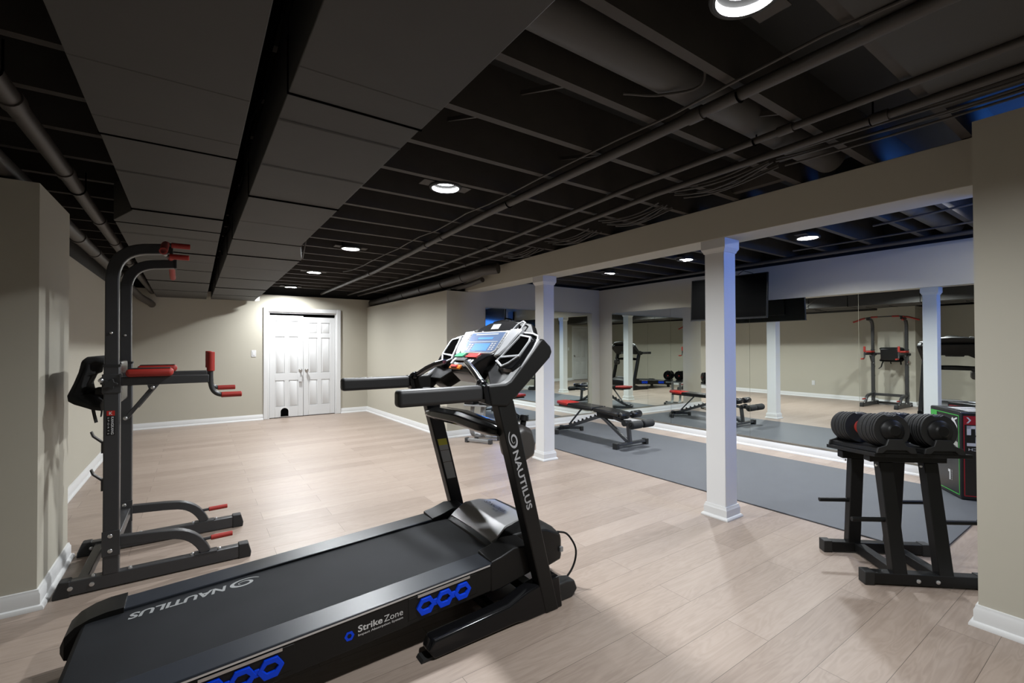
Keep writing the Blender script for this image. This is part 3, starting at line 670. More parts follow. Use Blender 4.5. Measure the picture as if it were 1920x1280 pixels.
# motor cover
def hring(x, yn, yf, zt, zs, zb):      # section of the cover: flat top, sloping shoulders
    return [Vector((x,yn,zb)), Vector((x,yn,zs)), Vector((x,yn+.07,zt)), Vector((x,(yn+yf)/2,zt+.006)), Vector((x,yf-.07,zt)), Vector((x,yf,zs)), Vector((x,yf,zb))]
hood = MB().loft([hring(1.215,1.965,2.465,.292,.285,.16), hring(1.245,1.955,2.475,.312,.30,.15), hring(1.325,1.945,2.485,.366,.335,.14), hring(1.42,1.93,2.50,.374,.345,.13),
                  hring(1.55,1.925,2.505,.352,.325,.125), hring(1.66,1.945,2.485,.290,.270,.13), hring(1.685,1.965,2.465,.235,.225,.14)]).build('motor_cover', BLACKP, tm, bevel=.008, smooth=25)
sp = MB(); rows = [(1.242,1.990,2.440,.3165), (1.262,1.983,2.446,.3285), (1.322,1.992,2.438,.3715), (1.335,1.994,2.436,.3765), (1.42,2.01,2.42,.3830), (1.50,2.06,2.37,.3745)]
sp.loft([[Vector((x,a,z-.012)), Vector((x,a,z-.001)), Vector((x,(a+b)/2,z+.003)), Vector((x,b,z-.001)), Vector((x,b,z-.012))] for x,a,b,z in rows])
sp.build('silver_cover_panel', SILVP, hood, smooth=20, label='brushed silver panel on the motor cover')
text_mb('NAUTILUS', (1.405, 2.285, .3875), (0,-1,0), (1,0,-.03), width=.15, height=.026, bold=.015, shear=.12, depth=.002).build('cover_lettering', LETTERD, hood)
text_mb('T618', (1.375, 2.215, .3865), (0,-1,0), (1,0,-.02), width=.055, height=.018, shear=.12, depth=.002).build('cover_lettering', LETTERD, hood)
swirl_mb((1.425, 2.325, .3862), (0,-1,0), (1,0,-.03), .030, .020, lift=.002).build('cover_logo', LETTERD, hood)
MB().box(1.652,1.672,1.934,1.952,.175,.200).build('socket', STANDG, hood)
# base frame
bf = MB(); bf.box(1.40,1.46,1.86,2.57,.025,.075); bf.build('cross_tube', BLACKM, tm, bevel=.004)
bf = MB(); bf.box(1.15,1.19,1.86,2.57,.03,.07); bf.build('cross_tube', BLACKM, tm, bevel=.004)
for y in (1.99, 2.44): MB().sweep([(1.17,y,.06),(1.42,y,.20)], .03, .03).build('lift_link', BLACKM, tm)
box(1.22,1.40,2.1,2.35,.05,.13).build('lift_motor', BLACKP, tm, bevel=.01)
for near in (True, False):
    y0, y1 = (1.765, 1.845) if near else (2.585, 2.665)
    s = -1 if near else 1
    yo = y0 if near else y1; yi = y1 if near else y0
    def prof(y, g): return [Vector(p) for p in [(.82,y,.006),(.80+g,y,.040),(.82+g,y,.078-g),(1.20,y,.098-g),(1.30,y,.132-g),(1.42,y,.155-g),(1.50,y,.155-g),(1.52,y,.0),(1.30,y,.0),(1.24,y,.012)]]
    MB().loft([prof(yo, .0), prof(yo-s*.015, -.006), prof(yi+s*.015, -.006), prof(yi, .0)]).build('base_foot', BLACKG, tm, bevel=.006)
    MB().prism([(.765,y0+.012,.0),(.85,y0+.012,.0),(.85,y0+.012,.012),(.775,y0+.012,.012)], (0,.056,0)).build('foot_pad', BLACKR, tm)
    fy0, fy1 = (1.80, 1.87) if near else (2.56, 2.63)
    MB().prism([(1.50,fy0,.0),(1.62,fy0,.0),(1.655,fy0,.035),(1.635,fy0,.085),(1.58,fy0,.095),(1.49,fy0,.09)], (0,fy1-fy0,0)).build('front_foot', BLACKR, tm, bevel=.008)
    # upright leans back toward the runner
    uy0, uy1 = (1.760, 1.826) if near else (2.604, 2.670)
    up_ = MB().prism([(1.413,uy0,.0),(1.492,uy0,.0),(1.222,uy0,1.06),(1.130,uy0,1.06)], (0,uy1-uy0,0)).build('upright', BLACKM, tm, bevel=.007)
    # console side arm
    arm = [(1.092,1.040),(1.181,1.031),(1.223,1.066),(1.260,1.098),(1.350,1.177),(1.436,1.252),(1.451,1.282),(1.441,1.308),(1.398,1.346),(1.378,1.345),(1.290,1.245),(1.200,1.150),(1.172,1.137),(1.077,1.134)]
    ay0, ay1 = (1.752, 1.812) if near else (2.618, 2.678)
    a_ = MB().prism([(x,ay0,z) for x,z in arm], (0,ay1-ay0,0)).build('console_arm', BLACKM, tm, bevel=.010, seg=3)
    # hand rail
    hy0, hy1 = (1.757, 1.817) if near else (2.613, 2.673)
    h = MB().box(.662, 1.058, hy0, hy1, 1.063, 1.134).build('handrail', GRIPM, tm, bevel=.016, seg=4)
    MB().prism([(1.050,hy0-.004,1.135),(1.074,hy0-.004,1.138),(1.094,hy0-.004,1.044),(1.064,hy0-.004,1.054)], (0,.068,0)).build('rail_collar', BLACKG, tm, bevel=.004)
    if near:
        ux = Vector((.277, 0, -.961)).normalized()     # lettering runs down the post
        uyv = Vector((.961, 0, .277))
        base = lambda z, k: Vector((1.413-.267*z + k, 1.7595, z))
        text_mb('NAUTILUS', base(.815, .018), ux, uyv, width=.300, height=.034, bold=.022).build('post_lettering', LETTER, up_)
        swirl_mb(base(.872, .040), ux, uyv, .050, .030).build('post_logo', LETTER, up_)
# warning label on the far upright's near side
q = lambda z, k: (1.413-.267*z+k, 2.6035, z)
lb = MB().prism([q(.48,.012), q(.48,.072), q(.735,.072), q(.735,.012)], (0,-.0008,0)).build('warning_label', PAPER, tm, label='grey paper warning label with a yellow header')
MB().prism([(x,y-.001,z) for x,y,z in (q(.695,.012), q(.695,.072), q(.735,.072), q(.735,.012))], (0,-.0004,0)).build('label_header', YELLOW, lb)
for z in (.66, .585): MB().prism([(x,y-.001,zz) for x,y,zz in (q(z,.012), q(z,.072), q(z+.003,.072), q(z+.003,.012))], (0,-.0004,0)).build('label_rule', LINE, lb)
# brace bar between the uprights
def cb_ring(y, k, dx=0, dzz=0): return [Vector((1.185+dx+(x-1.185)*k, y, .905+dzz+(z-.905)*k)) for x, z in ((1.105,.880),(1.115,.930),(1.150,.957),(1.215,.960),(1.262,.940),(1.262,.880),(1.225,.850),(1.150,.848))]
MB().loft([cb_ring(2.62,.42,.0,.0), cb_ring(2.56,.55,.0,.004), cb_ring(2.48,.70,.005,.010), cb_ring(2.215,.74,.02,.014), cb_ring(1.95,.66,.0,.008), cb_ring(1.87,.55,0,.006), cb_ring(1.81,.42,0,.004)]).build('brace_bar', BLACKG2, tm, bevel=.005)
MB().loft([[Vector((1.36+dx*k, y, .815+zz*k)) for dx, zz in ((-.07,-.07),(-.085,0),(-.065,.08),(-.01,.10),(.045,.075),(.070,0),(.062,-.065),(.01,-.085))] for y, k in ((1.845,.75),(1.87,1),(1.93,1.02),(1.985,.9),(2.01,.6))]).build('rear_pod', POD, tm, bevel=.01, smooth=50)
MB().lathe((1.395,1.93,.895), (.2,0,1), [(0,.016),(.03,.016),(.03,.024),(.055,.022),(.058,.012)], 16).build('pod_knob', BLACKP, tm)

# console: coordinates v (=y), u (up the slope), w (out toward the runner)
UD = Vector((.617, 0, .787)); WD = Vector((-.787, 0, .617)); CO = Vector((1.21, 0, 1.128))
def cp(v, u, w_=0.0): return CO + UD*u + WD*w_ + Vector((0, v, 0))
def mir(v): return 2*YC - v
cbody = MB().prism([cp(v,u,-.085) for v,u in ((1.80,-.03),(1.93,-.025),(2.05,.065),(2.38,.065),(2.50,-.025),(2.63,-.03),(2.63,.262),(2.52,.305),(1.91,.305),(1.80,.262))], WD*.083).build('console_body', BLACKP, tm, bevel=.008)
# wing trims and cup holders
for s in (1, -1):
    V = (lambda v: v) if s == 1 else mir
    outer = [cp(V(v),u,.004) for v,u in ((1.765,.010),(1.760,.10),(1.758,.20),(1.760,.262),(1.778,.288),(1.83,.304),(1.93,.314),(1.985,.33))]
    MB().sweep(outer, .016, .010, side=WD).build('silver_edge', SILV, cbody, bevel=.002, label='silver trim line around the console wing')
    sh = MB().loft([[cp(V(v),u,w_) for v,u in ((1.79,.055),(1.768,.12),(1.768,.255),(1.80,.282),(1.93,.300),(2.0,.295),(2.02,.15),(1.97,.098),(1.90,.058))] for w_ in (.0,)] +
                   [[cp(V(v),u,.026) for v,u in ((1.80,.075),(1.778,.125),(1.778,.250),(1.81,.270),(1.92,.288),(1.99,.285),(2.01,.155),(1.965,.110),(1.90,.072))]]).build('wing_shell', BLACKG, cbody, bevel=.004)
    ring = [cp(V(v),u,.028) for v,u in ((1.948,.142),(1.893,.278),(1.800,.264),(1.789,.240),(1.800,.150),(1.85,.104),(1.89,.084),(1.965,.114))]
    MB().sweep(ring, .010, .011, side=WD, closed=True).build('cup_holder_rim', SILV, cbody, bevel=.002)
    MB().prism([cp(V(v),u,.0262) for v,u in ((1.940,.144),(1.888,.272),(1.804,.260),(1.796,.240),(1.806,.155))], WD*.0012).build('cup_shade_inset', VOID, cbody)  # flat black inset; the cup hollow's shade is put into its colour
    MB().prism([cp(V(v),u,.0262) for v,u in ((1.955,.116),(1.890,.090),(1.854,.108),(1.812,.140),(1.94,.132))], WD*.0012).build('tray_shade_inset', VOID, cbody)  # tray hollow's shade, likewise a flat black inset
    MB().sweep([cp(V(1.945),.138,.030), cp(V(1.800),.150,.030)], .008, .010, side=WD).build('divider', SILV, cbody)
    MB().prism([cp(V(v),u,.0) for v,u in ((2.02,.325),(1.915,.322),(1.945,.20),(1.975,.152),(2.02,.14))], WD*.034).build('wing_panel', SILV, cbody, bevel=.006)
    MB().loft([[cp(V(v),u,-.01) for v,u in ((1.79,-.025),(1.93,-.02),(2.03,.055),(2.03,.13),(1.90,.06),(1.78,.12))], [cp(V(v),u,w_) for v,u,w_ in ((1.785,-.020,.012),(1.93,-.014,.004),(2.025,.058,.004),(2.025,.13,.004),(1.90,.062,.004),(1.775,.12,.014))]]).build('lower_dish', DISH, cbody, bevel=.003)
# display panel
dp = MB().prism([cp(v,u,.0) for v,u in ((2.425,.312),(2.005,.312),(2.005,.19),(2.045,.152),(2.385,.152),(2.425,.19))], WD*.036).build('display_panel', SILV, cbody, bevel=.006)
sc_ = MB().prism([cp(v,u,.036) for v,u in ((2.392,.300),(2.040,.300),(2.040,.180),(2.070,.163),(2.360,.163),(2.392,.185))], WD*.0012).build('display_film', LCD, dp)
def scr(name, v0, v1, u0, u1, m): return MB().prism([cp(v0,u0,.0374), cp(v1,u0,.0374), cp(v1,u1,.0374), cp(v0,u1,.0374)], WD*.0008).build(name, m, sc_)
scr('lcd_window', 2.12, 2.285, .172, .222, LCD2)
scr('lcd_window', 2.13, 2.29, .252, .266, LCD2)
scr('header_bar', 2.10, 2.34, .284, .292, LCDG)
scr('divider_line', 2.06, 2.37, .232, .237, LCDG)
for k in range(4):
    scr('key', 2.300, 2.318, .172+.013*k, .180+.013*k, LCDG); scr('key', 2.328, 2.348, .172+.013*k, .180+.013*k, LCDG)
    scr('key', 2.062, 2.080, .178+.013*k, .186+.013*k, LCDG); scr('key', 2.090, 2.108, .178+.013*k, .186+.013*k, LCDG)
for k in range(7):
    for v in (2.408, 2.024): MB().prism([cp(v-.006,.185+.0165*k,.036), cp(v+.006,.185+.0165*k,.036), cp(v+.006,.195+.0165*k,.036), cp(v-.006,.195+.0165*k,.036)], WD*.001).build('speed_key', LETTERD, dp)
# reading rack with its tag
MB().prism([cp(v,u,-.045) for v,u in ((2.60,.270),(2.50,.365),(2.35,.405),(2.215,.415),(2.05,.408),(1.92,.385),(1.80,.275))], WD*.042).build('rack_back', BLACKP, cbody, bevel=.008)
rk = MB().prism([cp(v,u,.0) for v,u in ((2.425,.335),(2.41,.365),(2.33,.398),(2.215,.412),(2.09,.404),(2.01,.378),(2.00,.335))], WD*.010).build('reading_rack', DARKCHROME, cbody, bevel=.003)
MB().sweep([cp(v,u,.012) for v,u in ((2.035,.338),(2.02,.372),(1.985,.392),(1.955,.380),(1.960,.335))], .006, .006, side=WD).build('speaker_trim', SILV, cbody)
MB().prism([cp(2.275,.350,.011), cp(2.195,.350,.011), cp(2.195,.385,.011), cp(2.275,.385,.011)], WD*.001).build('rack_tag', PLATE, rk)
MB().sweep([cp(2.30,.404,.006), cp(2.215,.414,.008), cp(2.13,.408,.006)], .010, .006, side=WD).build('rack_stop', CHROME, rk)
# centre pod with keys
pod = MB().loft([[cp(v,u,w_) for v,u,w_ in r] for r in (
    ((2.43,.165,-.03),(2.43,.165,.028),(2.02,.165,.028),(2.02,.165,-.03)), ((2.42,.130,-.03),(2.415,.130,.045),(2.05,.130,.045),(2.03,.130,-.03)),
    ((2.385,.085,-.04),(2.375,.085,.054),(2.09,.085,.054),(2.075,.085,-.04)), ((2.355,.040,-.05),(2.345,.040,.060),(2.105,.040,.060),(2.095,.040,-.05)),
    ((2.340,.012,-.05),(2.330,.018,.045),(2.120,.018,.045),(2.11,.012,-.05)))]).build('centre_pod', BLACKG, cbody, bevel=.008, seg=3)
def key(name, v0, v1, u0, u1, w0, w1, m, bev=.003, h=.010):
    MB().loft([[cp(v0,u0,w0), cp(v1,u0,w0), cp(v1,u1,w1), cp(v0,u1,w1)], [cp(v0,u0,w0+h), cp(v1,u0,w0+h), cp(v1,u1,w1+h), cp(v0,u1,w1+h)]]).build(name, m, pod, bevel=bev)
key('start_button', 2.402, 2.305, .116, .150, .045, .034, GREENB)
key('stop_button', 2.265, 2.145, .114, .150, .045, .034, REDB)
key('fan_grille', 2.345, 2.225, .082, .108, .052, .047, BLACKR)
key('speed_pad', 2.372, 2.352, .060, .108, .052, .046, SILV)
key('incline_pad', 2.205, 2.180, .055, .100, .054, .048, SILV, h=.006)
key('incline_pad', 2.170, 2.150, .060, .100, .054, .048, SILV, h=.006)
key('safety_key', 2.335, 2.215, .024, .052, .058, .058, ORANGE)
key('safety_key_grip', 2.312, 2.245, .030, .046, .066, .066, REDB)
# hand sensors
MB().tube([(1.088,1.800,1.128),(1.098,1.86,1.150),(1.112,1.93,1.180),(1.130,2.01,1.207),(1.15,2.09,1.225)], [.017,.017,.017,.016,.015], 16).build('pulse_grip', CHROME, tm)
MB().tube([(1.088,2.630,1.128),(1.098,2.57,1.150),(1.112,2.50,1.180),(1.130,2.42,1.207),(1.15,2.34,1.225)], [.017,.017,.017,.016,.015], 16).build('pulse_grip', DARKCHROME, tm)
for y in (1.80, 2.63): MB().lathe((1.082,y,1.128), (.1,(1 if y < 2 else -1),.35), [(0,.024),(.03,.024),(.045,.018)], 20).build('grip_socket', BLACKG, tm)
# mains cord
MB().tube(smooth([(1.66,1.97,.275),(1.69,1.92,.27),(1.715,1.88,.20),(1.69,1.87,.12),(1.62,1.87,.060),(1.54,1.89,.035),(1.47,1.92,.02)]), .0055, 8).build('power_cord', BLACKP, tm)

# ================================================================== PULL-UP TOWER
tw = thing('pull_up_tower', 'dark grey pull-up and dip tower with red grips, standing against the left wall corner', 'exercise tower', (-0.38, 3.62, 0))
def arcpts(p0, p1, p2, n=8):
    p0, p1, p2 = map(Vector, (p0, p1, p2)); return [p0*(1-t)**2+p1*2*t*(1-t)+p2*t*t for t in [i/n for i in range(n+1)]]
for y in (3.33, 3.92):
    near = y < 3.5
    # floor beam with rubber caps
    MB().box(-.56, .225, y-.027, y+.027, .006, .080).build('floor_beam', STEEL, tw, bevel=.005)
    MB().prism([(-.615,y-.031,.0),(-.545,y-.031,.0),(-.545,y-.031,.086),(-.590,y-.031,.086),(-.612,y-.031,.03)], (0,.062,0)).build('beam_cap', BLACKR, tw, bevel=.005)
    MB().prism([(.215,y-.031,.0),(.280,y-.031,.0),(.284,y-.031,.03),(.268,y-.031,.088),(.215,y-.031,.088)], (0,.062,0)).build('beam_cap', BLACKR, tw, bevel=.005)
    # mast: lower square tube, sleeve, upper tube bending forward
    MB().box(-.419,-.350,y-.028,y+.028,.075,1.215).build('lower_mast', STEEL, tw, bevel=.006)
    MB().box(-.4215,-.3475,y-.031,y+.031,1.205,1.217).build('mast_collar', BLACKR, tw)
    path = [(-.386,y,1.20),(-.386,y,1.66)] + arcpts((-.386,y,1.68),(-.386,y,1.862),(-.215,y,1.872),10) + [(-.13,y,1.882)]
    MB().sweep(path, .050, .058, side=(0,1,0)).build('upper_mast', STEEL, tw, bevel=.005, smooth=40)
    MB().box(-.134,-.118,y-.028,y+.028,1.852,1.914).build('mast_cap', BLACKR, tw, bevel=.003)
    for z, s in ((.284,1),(.203,1),(1.39,.6)):
        MB().lathe((-.387,y-.028,z), (0,-1,0), [(0,.011*s),(.004,.011*s),(.006,.008*s),(.007,.003)], 14).build('bolt', BOLT, tw)
    MB().box(-.422,-.346,y-.032,y-.028,.175,.312).build('joint_plate', STEEL, tw, bevel=.003)
    # curved front stay with foot grip
    path = [(-.35,y,.244),(-.18,y,.232)] + arcpts((-.13,y,.226),(-.005,y,.218),(.048,y,.082),8)
    MB().sweep(path, .046, .052, side=(0,1,0)).build('front_stay', STEEL, tw, bevel=.004, smooth=40)
    MB().box(-.01,.105,y-.030,y+.030,.079,.084).build('stay_plate', STEEL, tw, bevel=.001)
    for x in (-.455, -.305, -.02, .115): MB().lathe((x,y-.008,.083), (0,0,1), [(-.006,.010),(.004,.010),(.008,.008),(.010,.003)], 12).build('bolt', BOLT, tw)
    for x in (-.485,-.40): MB().lathe((x-.06,y-.027,.045), (0,-1,0), [(0,.011),(.004,.011),(.006,.004)], 12).build('bolt', BOLT, tw)
    g = MB().cyl((.030,y,.156),(.080,y,.157),.009,12).build('foot_grip_stub', STEEL, tw)
    MB().cyl((.072,y,.157),(.185,y,.159),.0145,18).build('foot_grip', REDP, tw, bevel=.003)
    # dip arm
    ar = MB().box(-.352,.060,y-.022,y+.022,1.098,1.146).build('dip_arm', STEEL, tw, bevel=.004)
    MB().box(-.425,-.345,y-.033,y+.033,1.06,1.165).build('arm_bracket', STEEL, tw, bevel=.004)
    pad = MB().box(-.325,-.113,y-.062,y+.050,1.146,1.190).build('forearm_pad', REDP, tw, bevel=.018, seg=4)
    MB().box(-.312,-.126,y-.050,y+.038,1.190,1.1935).build('pad_top', BLACKR, tw, bevel=.003)
    MB().cyl((.069,y,1.12),(.069,y,1.175),.013,14).build('grip_post', STEEL, tw)
    MB().cyl((.069,y,1.165),(.069,y,1.283),.0205,20).build('upright_grip', REDP, tw, bevel=.004)
    MB().tube([(.069,y,1.12)]+arcpts((.069,y,1.10),(.072,y,1.022),(.135,y,1.018),8), .014, 14).build('grip_bend', STEEL, tw, smooth=60)
    MB().cyl((.122,y,1.0185),(.232,y,1.018),.0165,20).build('dip_grip', REDP, tw, bevel=.004)
    MB().sweep([(-.325,y-.008,.915),(-.205,y-.008,1.085)], .030, .022, side=(0,1,0)).build('arm_brace', STEEL, tw, bevel=.003)
    MB().prism([(-.232,y-.03,1.098),(-.185,y-.03,1.098),(-.195,y-.03,1.072),(-.222,y-.03,1.066)], (0,.004,0)).build('brace_lug', STEEL, tw)
    for x, z in ((-.207,1.082),(-.326,.918)): MB().lathe((x,y-.028,z), (0,-1,0), [(-.01,.010),(.004,.010),(.007,.004)], 12).build('bolt', BOLT, tw)
    # rear bar hooks
    for z in (.78, .575):
        hk = MB(); hk.sweep([(-.424,y,z-.045),(-.424,y,z+.012),(-.462,y,z+.050),(-.470,y,z+.075)], .030, .008, side=(0,1,0)); hk.build('bar_hook', STEEL, tw, smooth=0)
    MB().lathe((-.388,y-.034,1.112), (0,-1,0), [(0,.014),(.012,.014)], 12).build('knob_stem', BLACKR, tw)
    kn = MB(); c = Vector((-.388,y-.046,1.112)); pts = [c+Vector((math.cos(a)*(.028+.006*math.cos(5*a)),0,math.sin(a)*(.024+.006*math.cos(5*a)))) for a in [2*PI*i/40 for i in range(40)]]
    kn.prism(pts, (0,-.018,0)); kn.build('adjusting_knob', BLACKR, tw, bevel=.003)
    MB().lathe((-.428,y-.034,1.132), (0,-1,0), [(0,.012),(.004,.012),(.008,.009),(.010,.003)], 14).build('bolt', BOLT, tw)
# maker's label on the near mast
lb = MB().prism([(-.404,3.3015,.832),(-.370,3.3015,.832),(-.370,3.3015,.935),(-.404,3.3015,.935)], (0,-.0008,0)).build('maker_label', BLACKP, tw, label='black and red maker label')
MB().prism([(-.404,3.3012,.938),(-.370,3.3012,.938),(-.370,3.3012,.965),(-.404,3.3012,.965)], (0,-.0012,0)).build('label_emblem', REDV, tw)
text_mb('K', (-.394,3.2998,.943), (1,0,0), (0,0,1), width=.015, height=.017, bold=.02).build('emblem_mark', LETTERW, lb)
text_mb('KANGKANG', (-.386,3.3004,.932), (0,0,-1), (1,0,0), width=.096, height=.012, bold=.02).build('label_lettering', LETTERW, lb)
text_mb('S P O R T S', (-.400,3.3004,.930), (0,0,-1), (1,0,0), width=.092, height=.0065).build('label_lettering', LETTERW, lb)
# pull-up bar across the top: red, bent down at both ends, with extra grips
MB().tube([(-.150,3.05,1.822),(-.150,3.12,1.846),(-.150,3.20,1.880),(-.150,3.30,1.905),(-.150,3.40,1.918),(-.150,3.85,1.918),(-.150,3.95,1.905),(-.150,4.05,1.880),(-.150,4.13,1.846),(-.150,4.20,1.822)], .013, 14).build('pull_up_bar', STEEL, tw, smooth=60)
for a in (((-.150,3.05,1.822),(-.150,3.12,1.846),(-.150,3.20,1.880),(-.150,3.27,1.898)), ((-.150,4.20,1.822),(-.150,4.13,1.846),(-.150,4.05,1.880),(-.150,3.98,1.898)), ((-.150,3.38,1.917),(-.150,3.50,1.918)), ((-.150,3.75,1.918),(-.150,3.87,1.917))):
    MB().tube(list(a), .0185, 18).build('bar_grip', REDP, tw, smooth=60)
for y in (3.28,): 
    MB().tube([(-.15,y,1.90),(-.11,y,1.897)], .010, 10).build('grip_stub', STEEL, tw); MB().cyl((-.125,y,1.898),(-.035,y,1.898),.0155,18).build('forward_grip', REDP, tw, bevel=.003)
    MB().tube([(-.15,y+.02,1.84),(-.11,y+.02,1.835)], .010, 10).build('grip_stub', STEEL, tw); MB().cyl((-.135,y+.02,1.836),(-.040,y+.02,1.836),.0155,18).build('forward_grip', REDP, tw, bevel=.003)
    MB().lathe((-.150,y-.02,1.838), (0,-1,0), [(0,.010),(.006,.010),(.009,.004)], 12).build('bolt', BOLT, tw)
# cross members and back rest
MB().box(-.415,-.355,3.355,3.895,.205,.262).build('cross_member', STEEL, tw, bevel=.005)
MB().sweep([(-.505,3.355,.045),(-.505,3.895,.045)], .045, .05, side=(1,0,0)).build('rear_cross_member', STEEL, tw, bevel=.004)
MB().box(-.440,-.400,3.36,3.89,1.105,1.145).build('back_cross_tube', STEEL, tw, bevel=.004)
MB().box(-.402,-.362,3.47,3.78,.985,1.235).build('back_rest', VINYL, tw, bevel=.018, seg=4)
# belt draped over the back
sb = thing('lifting_belt', 'black padded belt with dangling straps hung behind the tower mast', 'belt', (-.52, 3.6, .95))
prof_o = [(-.428,1.252),(-.470,1.262),(-.510,1.258),(-.530,1.238),(-.540,1.175),(-.560,1.115),(-.590,1.045),(-.586,1.012),(-.560,.992),(-.520,.974),(-.480,.955),(-.442,.948)]
prof_i = [(-.428,1.205),(-.462,1.212),(-.478,1.196),(-.478,1.160),(-.500,1.150),(-.520,1.095),(-.512,1.066),(-.505,1.058),(-.490,1.062),(-.470,1.045),(-.455,1.022),(-.442,1.010)]
rings = []
for y, k in ((3.40,.25),(3.42,.8),(3.48,1),(3.62,1),(3.74,1),(3.80,.8),(3.82,.25)):
    mid = [((a[0]+b[0])/2, (a[1]+b[1])/2) for a, b in zip(prof_o, prof_i)]
    rings.append([Vector((m[0]+(p[0]-m[0])*k, y+.006*math.sin(i*1.3), m[1]+(p[1]-m[1])*k)) for i, (p, m) in enumerate(list(zip(prof_o, mid))+list(zip(prof_i, mid))[::-1])])
MB().loft(rings).build('belt_pad', FABRIC, sb, bevel=.004, smooth=60)
MB().sweep([(-.482,3.46,.968),(-.474,3.455,.925),(-.466,3.45,.888)], .028, .004, side=(0.3,1,0)).build('strap', FABRIC, sb)
MB().sweep([(-.470,3.62,.96),(-.466,3.63,.93),(-.468,3.62,.90)], .022, .004, side=(0.1,1,0)).build('strap', FABRIC, sb)
MB().sweep([(-.475,3.76,.97),(-.462,3.78,.90),(-.470,3.80,.83),(-.455,3.84,.79)], .024, .004, side=(0.2,1,0)).build('strap', FABRIC, sb)
MB().sweep([(-.500,3.415,1.01),(-.470,3.415,.975)], .006, .010, side=(0,1,0)).build('buckle', STANDG, sb, bevel=.001)
MB().box(-.470,-.432,3.42,3.50,1.045,1.085).build('clasp', BLACKP, sb, bevel=.006)

# ================================================================== DUMBBELL STAND (u along its feet, v across)
SA = math.radians(-41.3); SO = Vector((3.012, 0.977, 0))
ds = thing('dumbbell_stand', 'black steel dumbbell stand on splayed legs at the right, beside the near partition', 'dumbbell stand', (3.33, 0.97, 0))
SM = Matrix.Translation(SO) @ Matrix.Rotation(SA, 4, 'Z')
def S(mb): return mb.xf(SM)
for v, s in ((0.0, 1), (0.40, -1)):
    S(box(.03,.59,v,v+.055,.008,.068)).build('floor_beam', BLACKM, ds, bevel=.004)
    for u0, u1 in ((0,.05),(.57,.62)): S(box(u0,u1,v-.003,v+.058,.0,.073)).build('beam_cap', BLACKR, ds, bevel=.004)
    vb = v+.0275; vt = vb+s*.072
    zt = .655 if s == 1 else .612
    for ub, ut in ((.182,.215 if 0 else .165),(.410,.395)):
        if s == 1: ub_, ut_ = ub, ut-.005
        else: ub_, ut_ = ub-.0, ut+.0
        m = MB(); rings = []
        for (u, vv, z, hw) in ((ub_, vb, .060, .036), (ut_, vt, zt, .036)):
            rings.append([Vector((u-hw,vv-.026,z)), Vector((u+hw,vv-.026,z)), Vector((u+hw,vv+.026,z)), Vector((u-hw,vv+.026,z))])
        m.loft(rings); S(m).build('leg', BLACKM, ds, bevel=.004)
        for zz in (.64,): S(MB().lathe((ut_-.045, vt-.02*s, zt-.02), (-1,0,0), [(0,.007),(.006,.007),(.008,.003)], 10)).build('bolt', BOLT, ds)
    S(box(.075,.470,vt-.028,vt+.028,zt,zt+.045)).build('top_rail', BLACKM, ds, bevel=.004)
    for z in (.335,):
        k = (z-.06)/(zt-.06); vr = vb+(vt-vb)*k
        for (ua, ub2) in ((-.03,.165),(.425,.60)): S(MB().cyl((ua,vr,z),(ub2,vr,z+.004),.0125,16)).build('plate_peg', BLACKM, ds, bevel=.002)
    if s == 1:
        for u in (.267,.363): S(MB().lathe((u,v,.034), (0,-1,0), [(0,.011),(.004,.011),(.007,.008),(.008,.003)], 14)).build('bolt', BOLT, ds)
S(MB().sweep([(.21,.055,.038),(.21,.40,.038)], .055, .05, side=(1,0,0))).build('cross_tube', BLACKM, ds, bevel=.003)
S(MB().sweep([(.41,.055,.038),(.41,.40,.038)], .055, .05, side=(1,0,0))).build('cross_tube', BLACKM, ds, bevel=.003)
